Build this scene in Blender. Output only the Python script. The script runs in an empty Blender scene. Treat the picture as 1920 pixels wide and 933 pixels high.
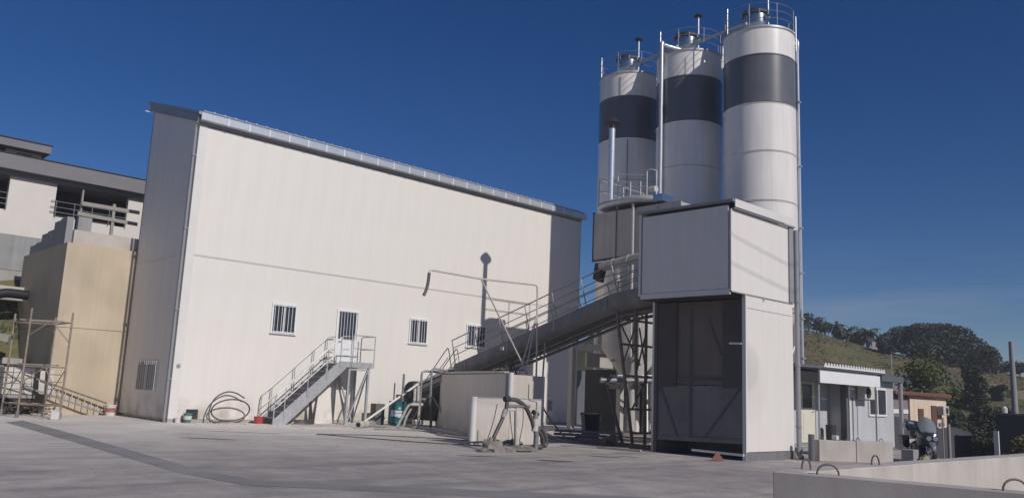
import bpy, math, random
from mathutils import Vector, Matrix
R = math.radians
random.seed(7)
scene = bpy.context.scene
col = scene.collection

# ---------------------------------------------------------------- camera
CAM = Vector((-11.92, -30.09, 1.6))
cr = Vector((0.72183, -0.69077, 0.04247))
cu = -Vector((0.14759, 0.09369, -0.98460))
cf = Vector((0.67615, 0.71698, 0.16958))
cd = bpy.data.cameras.new('camera')
cam = bpy.data.objects.new('camera', cd)
col.objects.link(cam)
mw = Matrix((cr, cu, -cf)).transposed().to_4x4()
mw.translation = CAM
cam.matrix_world = mw
cd.sensor_width = 36
cd.lens = 1548.4 / 1920 * 36
cd.clip_start = 0.1
cd.clip_end = 4000
scene.camera = cam

# ---------------------------------------------------------------- light
SUN_DIR = Vector((0.008, -1.0, 0.68)).normalized()       # towards the sun
el = math.asin(SUN_DIR.z)
az = math.atan2(SUN_DIR.x, SUN_DIR.y)
world = bpy.data.worlds.new('World')
scene.world = world
world.use_nodes = True
wn = world.node_tree
for n in list(wn.nodes): wn.nodes.remove(n)
wo = wn.nodes.new('ShaderNodeOutputWorld')
bg = wn.nodes.new('ShaderNodeBackground')
sky = wn.nodes.new('ShaderNodeTexSky')
sky.sky_type = 'NISHITA'
sky.sun_disc = False
sky.sun_elevation = el
sky.sun_rotation = az % (2 * math.pi)
sky.altitude = 0
sky.air_density = 0.85
sky.dust_density = 0.0
sky.ozone_density = 5.0
bg.inputs['Strength'].default_value = 0.058
# thin wisps of cirrus low over the horizon
tc = wn.nodes.new('ShaderNodeTexCoord')
sep = wn.nodes.new('ShaderNodeSeparateXYZ')
wn.links.new(tc.outputs['Generated'], sep.inputs[0])
mp = wn.nodes.new('ShaderNodeMapping')
mp.inputs['Scale'].default_value = (1.6, 1.6, 14)
wn.links.new(tc.outputs['Generated'], mp.inputs[0])
nz = wn.nodes.new('ShaderNodeTexNoise')
nz.inputs['Scale'].default_value = 2.6
nz.inputs['Detail'].default_value = 6
wn.links.new(mp.outputs[0], nz.inputs['Vector'])
rp = wn.nodes.new('ShaderNodeValToRGB')
rp.color_ramp.elements[0].position = 0.50
rp.color_ramp.elements[1].position = 0.8
wn.links.new(nz.outputs[0], rp.inputs[0])
band = wn.nodes.new('ShaderNodeValToRGB')
band.color_ramp.elements[0].position = 0.05
band.color_ramp.elements[0].color = (0, 0, 0, 1)
e = band.color_ramp.elements.new(0.10); e.color = (1, 1, 1, 1)
band.color_ramp.elements[-1].position = 0.19
band.color_ramp.elements[-1].color = (0, 0, 0, 1)
wn.links.new(sep.outputs['Z'], band.inputs[0])
mul = wn.nodes.new('ShaderNodeMath'); mul.operation = 'MULTIPLY'
wn.links.new(rp.outputs[0], mul.inputs[0]); wn.links.new(band.outputs[0], mul.inputs[1])
mul2 = wn.nodes.new('ShaderNodeMath'); mul2.operation = 'MULTIPLY'
mul2.inputs[1].default_value = 0.38
wn.links.new(mul.outputs[0], mul2.inputs[0])
mx = wn.nodes.new('ShaderNodeMixRGB')
mx.inputs[2].default_value = (5.0, 5.4, 6.4, 1)
wn.links.new(mul2.outputs[0], mx.inputs[0])
hs = wn.nodes.new('ShaderNodeHueSaturation')
hs.inputs['Saturation'].default_value = 1.27
hs.inputs['Hue'].default_value = 0.512
hs.inputs['Value'].default_value = 0.90
wn.links.new(sky.outputs[0], hs.inputs['Color'])
wn.links.new(hs.outputs[0], mx.inputs[1])
wn.links.new(mx.outputs[0], bg.inputs['Color'])
wn.links.new(bg.outputs[0], wo.inputs[0])

sd = bpy.data.lights.new('sun', 'SUN')
sd.energy = 3.05
sd.angle = R(0.55)
sd.color = (1.0, 0.955, 0.905)
so = bpy.data.objects.new('sun', sd)
col.objects.link(so)
so.rotation_euler = SUN_DIR.to_track_quat('Z', 'Y').to_euler()
scene.view_settings.view_transform = 'Standard'
scene.view_settings.look = 'None'
scene.view_settings.gamma = 1
scene.view_settings.exposure = 0.08

# ---------------------------------------------------------------- materials
MATS = {}
def mat(name, c, rough=0.6, metal=0.0, var=0.12, scale=3.0, bump=0.0, bscale=40.0, stretch=(1, 1, 1), c2=None, streak=0.0, spec=0.5, detail=5):
    """Principled material: base colour broken up by two layers of noise, optional vertical streaks and relief."""
    if name in MATS: return MATS[name]
    m = bpy.data.materials.new(name); m.use_nodes = True
    nt = m.node_tree; b = nt.nodes['Principled BSDF']
    b.inputs['Roughness'].default_value = rough
    b.inputs['Metallic'].default_value = metal
    b.inputs['Specular IOR Level'].default_value = spec
    t = nt.nodes.new('ShaderNodeTexCoord'); mpn = nt.nodes.new('ShaderNodeMapping')
    mpn.inputs['Scale'].default_value = stretch
    nt.links.new(t.outputs['Object'], mpn.inputs[0])
    n = nt.nodes.new('ShaderNodeTexNoise'); n.inputs['Scale'].default_value = scale; n.inputs['Detail'].default_value = detail
    nt.links.new(mpn.outputs[0], n.inputs['Vector'])
    r = nt.nodes.new('ShaderNodeValToRGB')
    c2 = c2 or tuple(x * (1 - var) for x in c)
    r.color_ramp.elements[0].position = 0.32; r.color_ramp.elements[1].position = 0.68
    r.color_ramp.elements[0].color = (*c2, 1); r.color_ramp.elements[1].color = (*c, 1)
    nt.links.new(n.outputs[0], r.inputs[0])
    out = r.outputs[0]
    if streak:
        m2 = nt.nodes.new('ShaderNodeMapping'); m2.inputs['Scale'].default_value = (5, 5, 0.22)
        nt.links.new(t.outputs['Object'], m2.inputs[0])
        n2 = nt.nodes.new('ShaderNodeTexNoise'); n2.inputs['Scale'].default_value = 1.3; n2.inputs['Detail'].default_value = 7
        nt.links.new(m2.outputs[0], n2.inputs['Vector'])
        r2 = nt.nodes.new('ShaderNodeValToRGB')
        r2.color_ramp.elements[0].position = 0.3; r2.color_ramp.elements[1].position = 0.62
        k = 1 - streak
        r2.color_ramp.elements[0].color = (k, k * 0.98, k * 0.95, 1); r2.color_ramp.elements[1].color = (1, 1, 1, 1)
        nt.links.new(n2.outputs[0], r2.inputs[0])
        mm = nt.nodes.new('ShaderNodeMixRGB'); mm.blend_type = 'MULTIPLY'; mm.inputs[0].default_value = 1
        nt.links.new(out, mm.inputs[1]); nt.links.new(r2.outputs[0], mm.inputs[2]); out = mm.outputs[0]
    nt.links.new(out, b.inputs['Base Color'])
    if bump:
        n3 = nt.nodes.new('ShaderNodeTexNoise'); n3.inputs['Scale'].default_value = bscale; n3.inputs['Detail'].default_value = 6
        nt.links.new(mpn.outputs[0], n3.inputs['Vector'])
        bp = nt.nodes.new('ShaderNodeBump'); bp.inputs['Strength'].default_value = bump; bp.inputs['Distance'].default_value = 0.02
        nt.links.new(n3.outputs[0], bp.inputs['Height']); nt.links.new(bp.outputs[0], b.inputs['Normal'])
    MATS[name] = m
    return m

def panel_mat(name, c, rough, axis, pitch=0.2, depth=0.1, streak=0.025, var=0.03):
    """Lacquered sandwich panel: micro-ribs along the panel, faint rain streaks."""
    m = mat(name, c, rough, 0, var, 0.7, streak=streak)
    nt = m.node_tree; b = nt.nodes['Principled BSDF']
    t = [n for n in nt.nodes if n.type == 'TEX_COORD'][0]
    sp = nt.nodes.new('ShaderNodeSeparateXYZ'); nt.links.new(t.outputs['Object'], sp.inputs[0])
    if axis == 'XY':
        a = nt.nodes.new('ShaderNodeMath'); a.operation = 'ADD'
        nt.links.new(sp.outputs[0], a.inputs[0]); nt.links.new(sp.outputs[1], a.inputs[1]); v = a.outputs[0]
    else:
        v = sp.outputs['XYZ'.index(axis)]
    d = nt.nodes.new('ShaderNodeMath'); d.operation = 'MULTIPLY'; d.inputs[1].default_value = 2 * math.pi / pitch
    nt.links.new(v, d.inputs[0])
    s = nt.nodes.new('ShaderNodeMath'); s.operation = 'SINE'; nt.links.new(d.outputs[0], s.inputs[0])
    p = nt.nodes.new('ShaderNodeMath'); p.operation = 'MULTIPLY'; p.inputs[1].default_value = 0.5
    nt.links.new(s.outputs[0], p.inputs[0])
    bp = nt.nodes.new('ShaderNodeBump'); bp.inputs['Strength'].default_value = depth; bp.inputs['Distance'].default_value = 0.004
    nt.links.new(p.outputs[0], bp.inputs['Height']); nt.links.new(bp.outputs[0], b.inputs['Normal'])
    return m

PANEL = panel_mat('cream_panel', (0.765, 0.725, 0.675), 0.45, 'XY')
def base_grime(m, z0, h):
    nt = m.node_tree; b = nt.nodes['Principled BSDF']; old = b.inputs['Base Color'].links[0].from_socket
    t = [n for n in nt.nodes if n.type == 'TEX_COORD'][0]
    g = nt.nodes.new('ShaderNodeNewGeometry'); sp = nt.nodes.new('ShaderNodeSeparateXYZ'); nt.links.new(g.outputs['Position'], sp.inputs[0])
    mr = nt.nodes.new('ShaderNodeMapRange'); mr.inputs[1].default_value = z0; mr.inputs[2].default_value = z0 + h; mr.inputs[3].default_value = 1; mr.inputs[4].default_value = 0
    nt.links.new(sp.outputs[2], mr.inputs[0])
    n = nt.nodes.new('ShaderNodeTexNoise'); n.inputs['Scale'].default_value = 1.6; n.inputs['Detail'].default_value = 8; nt.links.new(g.outputs['Position'], n.inputs['Vector'])
    r = nt.nodes.new('ShaderNodeValToRGB'); r.color_ramp.elements[0].position = 0.40; r.color_ramp.elements[1].position = 0.66; nt.links.new(n.outputs[0], r.inputs[0])
    mu = nt.nodes.new('ShaderNodeMath'); mu.operation = 'MULTIPLY'; nt.links.new(mr.outputs[0], mu.inputs[0]); nt.links.new(r.outputs[0], mu.inputs[1])
    mm = nt.nodes.new('ShaderNodeMixRGB'); mm.inputs[2].default_value = (0.42, 0.37, 0.31, 1); nt.links.new(mu.outputs[0], mm.inputs[0]); nt.links.new(old, mm.inputs[1]); nt.links.new(mm.outputs[0], b.inputs['Base Color'])
base_grime(PANEL, 0.05, 1.1)
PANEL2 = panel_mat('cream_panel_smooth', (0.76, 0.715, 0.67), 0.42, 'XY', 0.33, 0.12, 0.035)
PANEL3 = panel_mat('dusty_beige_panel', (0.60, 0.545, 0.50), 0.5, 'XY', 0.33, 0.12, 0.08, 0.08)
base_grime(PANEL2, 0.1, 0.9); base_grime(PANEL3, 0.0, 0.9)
TRIM = mat('cream_trim', (0.72, 0.69, 0.65), 0.4, var=0.05)
GREYTRIM = mat('grey_trim', (0.30, 0.30, 0.31), 0.4, var=0.1)
WHITE = mat('white_frame', (0.80, 0.79, 0.78), 0.4, var=0.04)
DARKGLASS = mat('dark_glass', (0.045, 0.055, 0.07), 0.12, var=0.3, spec=0.8)
GALV = mat('galvanised_steel', (0.50, 0.51, 0.525), 0.45, 0.25, 0.2, 9, streak=0.1)
GALVD = mat('weathered_steel', (0.30, 0.30, 0.31), 0.5, 0.4, 0.25, 6, streak=0.12)
ZINC = mat('zinc_gutter', (0.62, 0.64, 0.67), 0.35, 0.5, 0.12, 5)
STAINLESS = mat('stainless', (0.62, 0.60, 0.57), 0.22, 0.95, 0.15, 4)
SILO = mat('silo_white_paint', (0.84, 0.80, 0.755), 0.25, 0, 0.05, 1.2, streak=0.08)
SILOBAND = mat('silo_slate_paint', (0.135, 0.14, 0.155), 0.30, 0, 0.12, 1.2, streak=0.06)
STEELP = mat('pale_painted_steel', (0.47, 0.45, 0.42), 0.5, 0, 0.15, 4, streak=0.12)
DUSTY = mat('dusty_conveyor_steel', (0.25, 0.247, 0.245), 0.75, 0.0, 0.25, 2.5, bump=0.1, streak=0.12)
RUST = mat('brown_rusty_steel', (0.20, 0.155, 0.13), 0.7, 0.2, 0.35, 5)
BLACKST = mat('dark_machinery', (0.045, 0.045, 0.05), 0.6, 0.2, 0.4, 6)
RUBBER = mat('black_rubber', (0.018, 0.018, 0.02), 0.6, 0, 0.3, 6)
HOSE = mat('dark_hose', (0.10, 0.09, 0.085), 0.55, 0, 0.35, 7)
HOSEG = mat('grey_dusty_hose', (0.38, 0.35, 0.32), 0.6, 0, 0.3, 8)
HOSEY = mat('straw_coloured_hose', (0.50, 0.44, 0.32), 0.6, 0, 0.3, 8)
PIPEW = mat('dusty_white_pipe', (0.60, 0.56, 0.50), 0.5, 0, 0.18, 6)
CONC = mat('concrete', (0.40, 0.375, 0.34), 0.85, 0, 0.16, 2.2, bump=0.25, bscale=30, streak=0.1)
CONCL = mat('pale_block_concrete', (0.54, 0.49, 0.445), 0.85, 0, 0.16, 1.6, bump=0.12, bscale=45, streak=0.06)
CONCG = mat('grey_concrete', (0.33, 0.33, 0.33), 0.85, 0, 0.14, 1.6, bump=0.3, bscale=25, streak=0.16)
TAN = mat('tan_cast_concrete', (0.57, 0.475, 0.345), 0.85, 0, 0.22, 0.55, bump=0.3, bscale=14, streak=0.06, detail=10)
PLASTER = mat('white_plaster', (0.68, 0.63, 0.58), 0.8, 0, 0.06, 1.5)
GREYPL = mat('grey_roof_fascia', (0.21, 0.20, 0.21), 0.8, 0, 0.1, 1.5)
DARKIN = mat('dark_interior', (0.05, 0.042, 0.042), 0.8, 0, 0.3, 1.5)
SOILD = mat('debris_soil', (0.12, 0.09, 0.07), 0.95, 0, 0.5, 3, bump=0.8, bscale=8)
WOODG = mat('bleached_timber', (0.34, 0.31, 0.28), 0.8, 0, 0.2, 8, stretch=(1, 1, 6))
GREYWALL = mat('grey_office_panel', (0.54, 0.545, 0.56), 0.45, 0, 0.06, 1.5, streak=0.06)
DGREYWALL = mat('dark_grey_paint', (0.13, 0.135, 0.15), 0.5, 0, 0.1, 2)
CREAMDOOR = mat('cream_door_paint', (0.72, 0.68, 0.55), 0.4, 0, 0.05, 2)
TEAL = mat('teal_drum_paint', (0.035, 0.17, 0.18), 0.38, 0.1, 0.3, 6, streak=0.15)
LABELW = mat('white_label', (0.62, 0.64, 0.70), 0.5, 0, 0.05, 5)
INK = mat('dark_blue_ink', (0.05, 0.06, 0.12), 0.6, 0, 0.1, 5)
REDP = mat('red_plastic', (0.50, 0.07, 0.06), 0.45, 0, 0.2, 6)
WHITEP = mat('white_plastic', (0.68, 0.66, 0.62), 0.4, 0, 0.12, 6)
PINKB = mat('faded_pink_plastic', (0.45, 0.16, 0.15), 0.5, 0, 0.3, 9)
GREENB = mat('faded_green_plastic', (0.10, 0.22, 0.20), 0.5, 0, 0.3, 9)
BRICKRED = mat('faded_red_reflector', (0.32, 0.10, 0.085), 0.5, 0, 0.25, 20)
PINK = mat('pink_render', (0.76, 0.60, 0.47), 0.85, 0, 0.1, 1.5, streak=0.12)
PINKSH = mat('shaded_pink_render', (0.25, 0.20, 0.20), 0.85, 0, 0.1, 1.5)  # shaded copy of the pink render, shade put into the colour
TILE = mat('terracotta', (0.30, 0.13, 0.09), 0.8, 0, 0.3, 7)
SHUTTER = mat('brown_shutter', (0.15, 0.08, 0.05), 0.6, 0, 0.2, 7)
ACW = mat('air_conditioner_shell', (0.60, 0.58, 0.54), 0.5, 0, 0.1, 5)
BIKEB = mat('motorcycle_blue_black', (0.03, 0.036, 0.055), 0.22, 0.2, 0.3, 6)
BIKES = mat('motorcycle_silver', (0.45, 0.46, 0.48), 0.25, 0.7, 0.2, 6)
SCREEN = mat('smoked_windscreen', (0.22, 0.24, 0.24), 0.15, 0, 0.15, 4, spec=0.8)
BARK = mat('bark', (0.11, 0.08, 0.06), 0.9, 0, 0.3, 6, bump=0.5, bscale=12)
def leafmat(name, a, b2, scale=0.5):
    m = mat(name, a, 0.75, 0, 0.5, scale, c2=b2, spec=0.2)
    return m
PINE = leafmat('pine_foliage', (0.08, 0.10, 0.07), (0.045, 0.06, 0.05), 0.6)
BROAD = leafmat('broad_foliage', (0.15, 0.17, 0.055), (0.08, 0.10, 0.04), 0.5)
DARKLEAF = leafmat('dark_foliage', (0.085, 0.10, 0.06), (0.045, 0.055, 0.038), 0.6)
PALML = leafmat('palm_frond', (0.09, 0.105, 0.06), (0.05, 0.06, 0.04), 0.8)
DRYL = leafmat('dry_scrub', (0.20, 0.155, 0.10), (0.15, 0.12, 0.075), 0.8)
GRASSY = leafmat('weed_green', (0.16, 0.165, 0.085), (0.125, 0.13, 0.07), 0.8)

# ---------------------------------------------------------------- mesh helpers
class MB:
    def __init__(s): s.v = []; s.f = []
    def add(s, vs, fs):
        o = len(s.v); s.v += [Vector(p) for p in vs]; s.f += [tuple(i + o for i in f) for f in fs]; return s
    def box(s, x0, x1, y0, y1, z0, z1):
        return s.add([(x0, y0, z0), (x1, y0, z0), (x1, y1, z0), (x0, y1, z0), (x0, y0, z1), (x1, y0, z1), (x1, y1, z1), (x0, y1, z1)],
                     [(0, 3, 2, 1), (4, 5, 6, 7), (0, 1, 5, 4), (1, 2, 6, 5), (2, 3, 7, 6), (3, 0, 4, 7)])
    def bar(s, a, b, w, h=None, up=(0, 0, 1)):
        """rectangular bar from a to b, w wide sideways, h along up"""
        h = h or w; a = Vector(a); b = Vector(b); d = (b - a).normalized(); up = Vector(up)
        if abs(d.dot(up)) > 0.98: up = Vector((0, 1, 0))
        sd_ = d.cross(up).normalized(); u = sd_.cross(d).normalized()
        vs = []
        for p in (a, b):
            for i, j in ((-1, -1), (1, -1), (1, 1), (-1, 1)): vs.append(p + sd_ * w / 2 * i + u * h / 2 * j)
        return s.add(vs, [(0, 1, 2, 3)[::-1], (4, 5, 6, 7), (0, 1, 5, 4), (1, 2, 6, 5), (2, 3, 7, 6), (3, 0, 4, 7)])
    def tube(s, pts, r, n=8, cap=True, r2=None):
        pts = [Vector(p) for p in pts]; m = len(pts); vs = []; fs = []
        pu = None
        for i, p in enumerate(pts):
            if i == 0: d = pts[1] - p
            elif i == m - 1: d = p - pts[i - 1]
            else: d = (pts[i + 1] - p).normalized() + (p - pts[i - 1]).normalized()
            d = d.normalized() if d.length > 1e-9 else Vector((0, 0, 1))
            if pu is None:
                u = Vector((0, 0, 1)) if abs(d.z) < 0.9 else Vector((1, 0, 0))
            else: u = pu
            a = d.cross(u).normalized(); u = a.cross(d).normalized(); pu = u
            rr = r if r2 is None else r + (r2 - r) * i / (m - 1)
            for k in range(n):
                t = 2 * math.pi * k / n; vs.append(p + a * rr * math.cos(t) + u * rr * math.sin(t))
        for i in range(m - 1):
            for k in range(n):
                k2 = (k + 1) % n; fs.append((i * n + k, i * n + k2, (i + 1) * n + k2, (i + 1) * n + k))
        if cap: fs.append(tuple(range(n))[::-1]); fs.append(tuple(range((m - 1) * n, m * n)))
        return s.add(vs, fs)
    def lathe(s, prof, cx, cy, n=32, a0=0, a1=2 * math.pi, caps=True):
        """prof: list of (radius, z)"""
        full = abs(a1 - a0 - 2 * math.pi) < 1e-6; m = n if full else n + 1; vs = []; fs = []
        for r, z in prof:
            for k in range(m):
                t = a0 + (a1 - a0) * k / n; vs.append((cx + r * math.cos(t), cy + r * math.sin(t), z))
        for i in range(len(prof) - 1):
            for k in range(n):
                k2 = (k + 1) % m
                fs.append((i * m + k, i * m + k2, (i + 1) * m + k2, (i + 1) * m + k))
        if caps and full:
            if prof[0][0] > 1e-4: fs.append(tuple(range(m))[::-1])
            if prof[-1][0] > 1e-4: fs.append(tuple(range((len(prof) - 1) * m, len(prof) * m)))
        return s.add(vs, fs)
    def prism(s, poly, axis, a, b):
        """poly in the two other axes, extruded along axis from a to b"""
        n = len(poly); vs = []
        for t in (a, b):
            for p, q in poly:
                vs.append({'x': (t, p, q), 'y': (p, t, q), 'z': (p, q, t)}[axis])
        fs = [tuple(range(n))[::-1], tuple(range(n, 2 * n))] + [(i, (i + 1) % n, (i + 1) % n + n, i + n) for i in range(n)]
        return s.add(vs, fs)
    def build(s, name, m, parent=None, smooth=False, bevel=0.0, loc=None):
        import bmesh
        me = bpy.data.meshes.new(name)
        if parent is not None: off = world_loc(parent)
        else: off = Vector(loc) if loc is not None else Vector((0, 0, 0))
        if parent is None and loc is None:
            xs = [v.x for v in s.v]; ys = [v.y for v in s.v]; zs = [v.z for v in s.v]
            off = Vector(((min(xs) + max(xs)) / 2, (min(ys) + max(ys)) / 2, min(zs)))
        me.from_pydata([tuple(v - off) for v in s.v], [], s.f)
        bm = bmesh.new(); bm.from_mesh(me)
        if len(bm.faces) < 20000: bmesh.ops.recalc_face_normals(bm, faces=bm.faces)
        if bevel:
            es = [e for e in bm.edges if e.is_manifold and e.calc_face_angle(0) > 0.5]
            bmesh.ops.bevel(bm, geom=es, offset=bevel, segments=1, affect='EDGES', clamp_overlap=True)
        bm.to_mesh(me); bm.free()
        if smooth:
            me.polygons.foreach_set('use_smooth', [True] * len(me.polygons))
            me.update()
            try: me.set_sharp_from_angle(angle=R(40))
            except Exception: pass
        me.materials.append(m)
        o = bpy.data.objects.new(name, me); col.objects.link(o)
        if parent is not None: o.parent = parent
        else: o.location = off
        return o

def world_loc(o):
    p = Vector(o.location)
    while o.parent is not None:
        o = o.parent; p = p + Vector(o.location)
    return p

def tag(o, label, cat, group=None, kind=None):
    if label: o['label'] = label
    if cat: o['category'] = cat
    if group: o['group'] = group
    if kind: o['kind'] = kind
    return o

def thing(name, label, cat, loc, group=None):
    o = bpy.data.objects.new(name, None); o.empty_display_size = 0.3
    o.location = loc; col.objects.link(o)
    return tag(o, label, cat, group)

def struct(o): o['kind'] = 'structure'; return o

def placed(mb, name, m, parent, pos, ang, axis, smooth=True):
    """part modelled at the origin, turned by ang about axis and set down at pos (world)"""
    q = Matrix.Rotation(R(ang), 4, axis)
    mb.v = [q @ v + Vector(pos) for v in mb.v]
    return mb.build(name, m, parent, smooth=smooth)

def inst(src, parent, loc, name=None):
    """another object on the same mesh, placed at loc (world) under parent; mesh origin is its own centre"""
    c = src.copy(); col.objects.link(c); c.parent = parent
    c.location = Vector(loc) - (world_loc(parent) if parent else Vector((0, 0, 0)))
    return c

def copy_tree(o, parent=None):
    c = o.copy(); col.objects.link(c); c.parent = parent
    for ch in o.children: copy_tree(ch, c)
    return c

def box(name, x0, x1, y0, y1, z0, z1, m, parent=None, bevel=0.0):
    return MB().box(x0, x1, y0, y1, z0, z1).build(name, m, parent, bevel=bevel)
def tube(name, pts, r, m, parent=None, n=8, r2=None):
    return MB().tube(pts, r, n, r2=r2).build(name, m, parent, smooth=True)
def bar(name, a, b, w, m, parent=None, h=None, up=(0, 0, 1)):
    return MB().bar(a, b, w, h, up).build(name, m, parent)

def smooth_path(pts, k=6):
    """Catmull-Rom through the points"""
    P = [Vector(p) for p in pts]; P = [P[0] * 2 - P[1]] + P + [P[-1] * 2 - P[-2]]; out = []
    for i in range(1, len(P) - 2):
        for j in range(k):
            t = j / k
            out.append(0.5 * ((2 * P[i]) + (-P[i - 1] + P[i + 1]) * t + (2 * P[i - 1] - 5 * P[i] + 4 * P[i + 1] - P[i + 2]) * t * t + (-P[i - 1] + 3 * P[i] - 3 * P[i + 1] + P[i + 2]) * t ** 3))
    out.append(P[-2]); return out

# ================================================================ ground and terrain
def sstep(a, b, x):
    t = max(0.0, min(1.0, (x - a) / (b - a))); return t * t * (3 - 2 * t)

# ground material: worn concrete yard, blotches, tyre marks, fine grit
gm = bpy.data.materials.new('yard_concrete'); gm.use_nodes = True
nt = gm.node_tree; b = nt.nodes['Principled BSDF']; b.inputs['Roughness'].default_value = 0.85
b.inputs['Specular IOR Level'].default_value = 0.3
t = nt.nodes.new('ShaderNodeTexCoord')
def noise(scale, det, mapping=None, rough=0.5):
    n = nt.nodes.new('ShaderNodeTexNoise'); n.inputs['Scale'].default_value = scale; n.inputs['Detail'].default_value = det; n.inputs['Roughness'].default_value = rough
    if mapping:
        mpn = nt.nodes.new('ShaderNodeMapping'); mpn.inputs['Scale'].default_value = mapping[0]; mpn.inputs['Rotation'].default_value = mapping[1]
        nt.links.new(t.outputs['Object'], mpn.inputs[0]); nt.links.new(mpn.outputs[0], n.inputs['Vector'])
    else: nt.links.new(t.outputs['Object'], n.inputs['Vector'])
    return n.outputs[0]
def ramp(src, p0, c0, p1, c1):
    r = nt.nodes.new('ShaderNodeValToRGB'); r.color_ramp.elements[0].position = p0; r.color_ramp.elements[1].position = p1
    r.color_ramp.elements[0].color = (*c0, 1); r.color_ramp.elements[1].color = (*c1, 1)
    nt.links.new(src, r.inputs[0]); return r.outputs[0]
def mixc(a, bb, mode='MULTIPLY', f=1.0):
    m_ = nt.nodes.new('ShaderNodeMixRGB'); m_.blend_type = mode; m_.inputs[0].default_value = f
    nt.links.new(a, m_.inputs[1]); nt.links.new(bb, m_.inputs[2]); return m_.outputs[0]
c = ramp(noise(0.16, 5), 0.35, (0.36, 0.33, 0.32), 0.65, (0.50, 0.455, 0.43))
c = mixc(c, ramp(noise(1.3, 7, ((1, 1, 1), (0, 0, 0)), 0.65), 0.36, (0.74, 0.73, 0.74), 0.64, (1.08, 1.06, 1.03)))
# tyre and drag marks, long and thin
c = mixc(c, ramp(noise(0.9, 6, ((0.10, 1.5, 1), (0, 0, R(33)))), 0.30, (0.72, 0.70, 0.70), 0.52, (1, 1, 1)))
c = mixc(c, ramp(noise(0.7, 5, ((0.12, 2.2, 1), (0, 0, R(-18)))), 0.63, (1, 1, 1), 0.75, (1.18, 1.17, 1.15)))
# pale cement dust near the plant, plus brightening by view angle painted in
sg = nt.nodes.new('ShaderNodeSeparateXYZ'); nt.links.new(t.outputs['Object'], sg.inputs[0])
mr = nt.nodes.new('ShaderNodeMapRange'); mr.inputs[1].default_value = -15; mr.inputs[2].default_value = -2.5; mr.inputs[3].default_value = 0; mr.inputs[4].default_value = 1
nt.links.new(sg.outputs[1], mr.inputs[0])
mn = nt.nodes.new('ShaderNodeMath'); mn.operation = 'MULTIPLY'; nt.links.new(mr.outputs[0], mn.inputs[0])
nt.links.new(ramp(noise(0.35, 7, ((1, 1, 1), (0, 0, 0)), 0.6), 0.25, (0.35, 0.35, 0.35), 0.6, (1, 1, 1)), mn.inputs[1])
md = nt.nodes.new('ShaderNodeMixRGB'); nt.links.new(mn.outputs[0], md.inputs[0]); nt.links.new(c, md.inputs[1]); md.inputs[2].default_value = (0.74, 0.68, 0.62, 1); c = md.outputs[0]
c = mixc(c, ramp(noise(22, 4), 0.40, (0.88, 0.88, 0.88), 0.6, (1.03, 1.03, 1.03)))
nt.links.new(c, b.inputs['Base Color'])
bp = nt.nodes.new('ShaderNodeBump'); bp.inputs['Strength'].default_value = 0.25; bp.inputs['Distance'].default_value = 0.01
nt.links.new(noise(30, 6), bp.inputs['Height']); nt.links.new(bp.outputs[0], b.inputs['Normal'])

yard = MB()
poly = [(-70, -80), (40, -80), (30, -30), (16.5, -21.6), (18.7, -18.9), (24, -15.5), (30, 2), (30, 9), (1.2, 9), (-2.3, 6.6), (-70, 6.2)]
yard.add([(x, y, 0.0) for x, y in poly] + [(x, y, -0.5) for x, y in poly],
         [tuple(range(len(poly)))] + [(i, (i + 1) % len(poly), (i + 1) % len(poly) + len(poly), i + len(poly)) for i in range(len(poly))])
struct(yard.build('yard', gm, loc=(0, 0, 0)))

# newer, darker trench strip across the yard
STRIPM = mat('asphalt_trench_fill', (0.29, 0.27, 0.27), 0.9, 0, 0.28, 0.8, bump=0.4, bscale=40)
sm = MB()
lp = [(-9.2, 10.0), (-4.45, 0.6), (-4.75, -5.0), (-5.15, -11.0), (-5.45, -15.5), (-5.25, -17.2), (-3.3, -19.1), (1.2, -23.4), (6, -28)]
rp_ = [(-8.8, 4.0), (-5.2, -0.6), (-5.45, -6.0), (-5.72, -11.4), (-5.95, -15.8), (-5.75, -17.7), (-3.8, -19.75), (0.7, -24.0), (5.5, -28.6)]
sm.add([(x, y, 0.004) for x, y in lp[1:]] + [(x, y, 0.004) for x, y in rp_[1:]], [(i, i + 1, i + 1 + len(lp) - 1, i + len(lp) - 1) for i in range(len(lp) - 2)])
struct(sm.build('trench_strip', STRIPM, loc=(0, 0, 0)))

# oil and water stains: thin irregular sheets
STAIN = mat('oil_stain', (0.15, 0.135, 0.13), 0.7, 0, 0.3, 3)
def stain(x, y, a, bb, rot, seed):
    rnd = random.Random(seed); n = 22; vs = [(x, y, 0.009)]
    for k in range(n):
        t_ = 2 * math.pi * k / n; rr = 0.7 + 0.3 * rnd.random()
        px, py = a * rr * math.cos(t_), bb * rr * math.sin(t_)
        vs.append((x + px * math.cos(rot) - py * math.sin(rot), y + px * math.sin(rot) + py * math.cos(rot), 0.009))
    return vs, [(0, k + 1, (k + 1) % n + 1) for k in range(n)]
sb = MB()
for a in ((3.0, -16.1, 0.55, 0.12, -0.8, 1), (2.0, -14.6, 0.8, 0.07, -0.7, 2), (5.5, -15.6, 0.5, 0.1, -0.75, 3), (-2.0, -8.0, 1.0, 0.10, -0.75, 4), (0.2, -5.5, 1.5, 0.07, -0.7, 5), (6.2, -15.8, 0.35, 0.08, -.8, 6)):
    sb.add(*stain(*a))
struct(sb.build('ground_stains', STAIN, loc=(0, 0, 0)))

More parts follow.
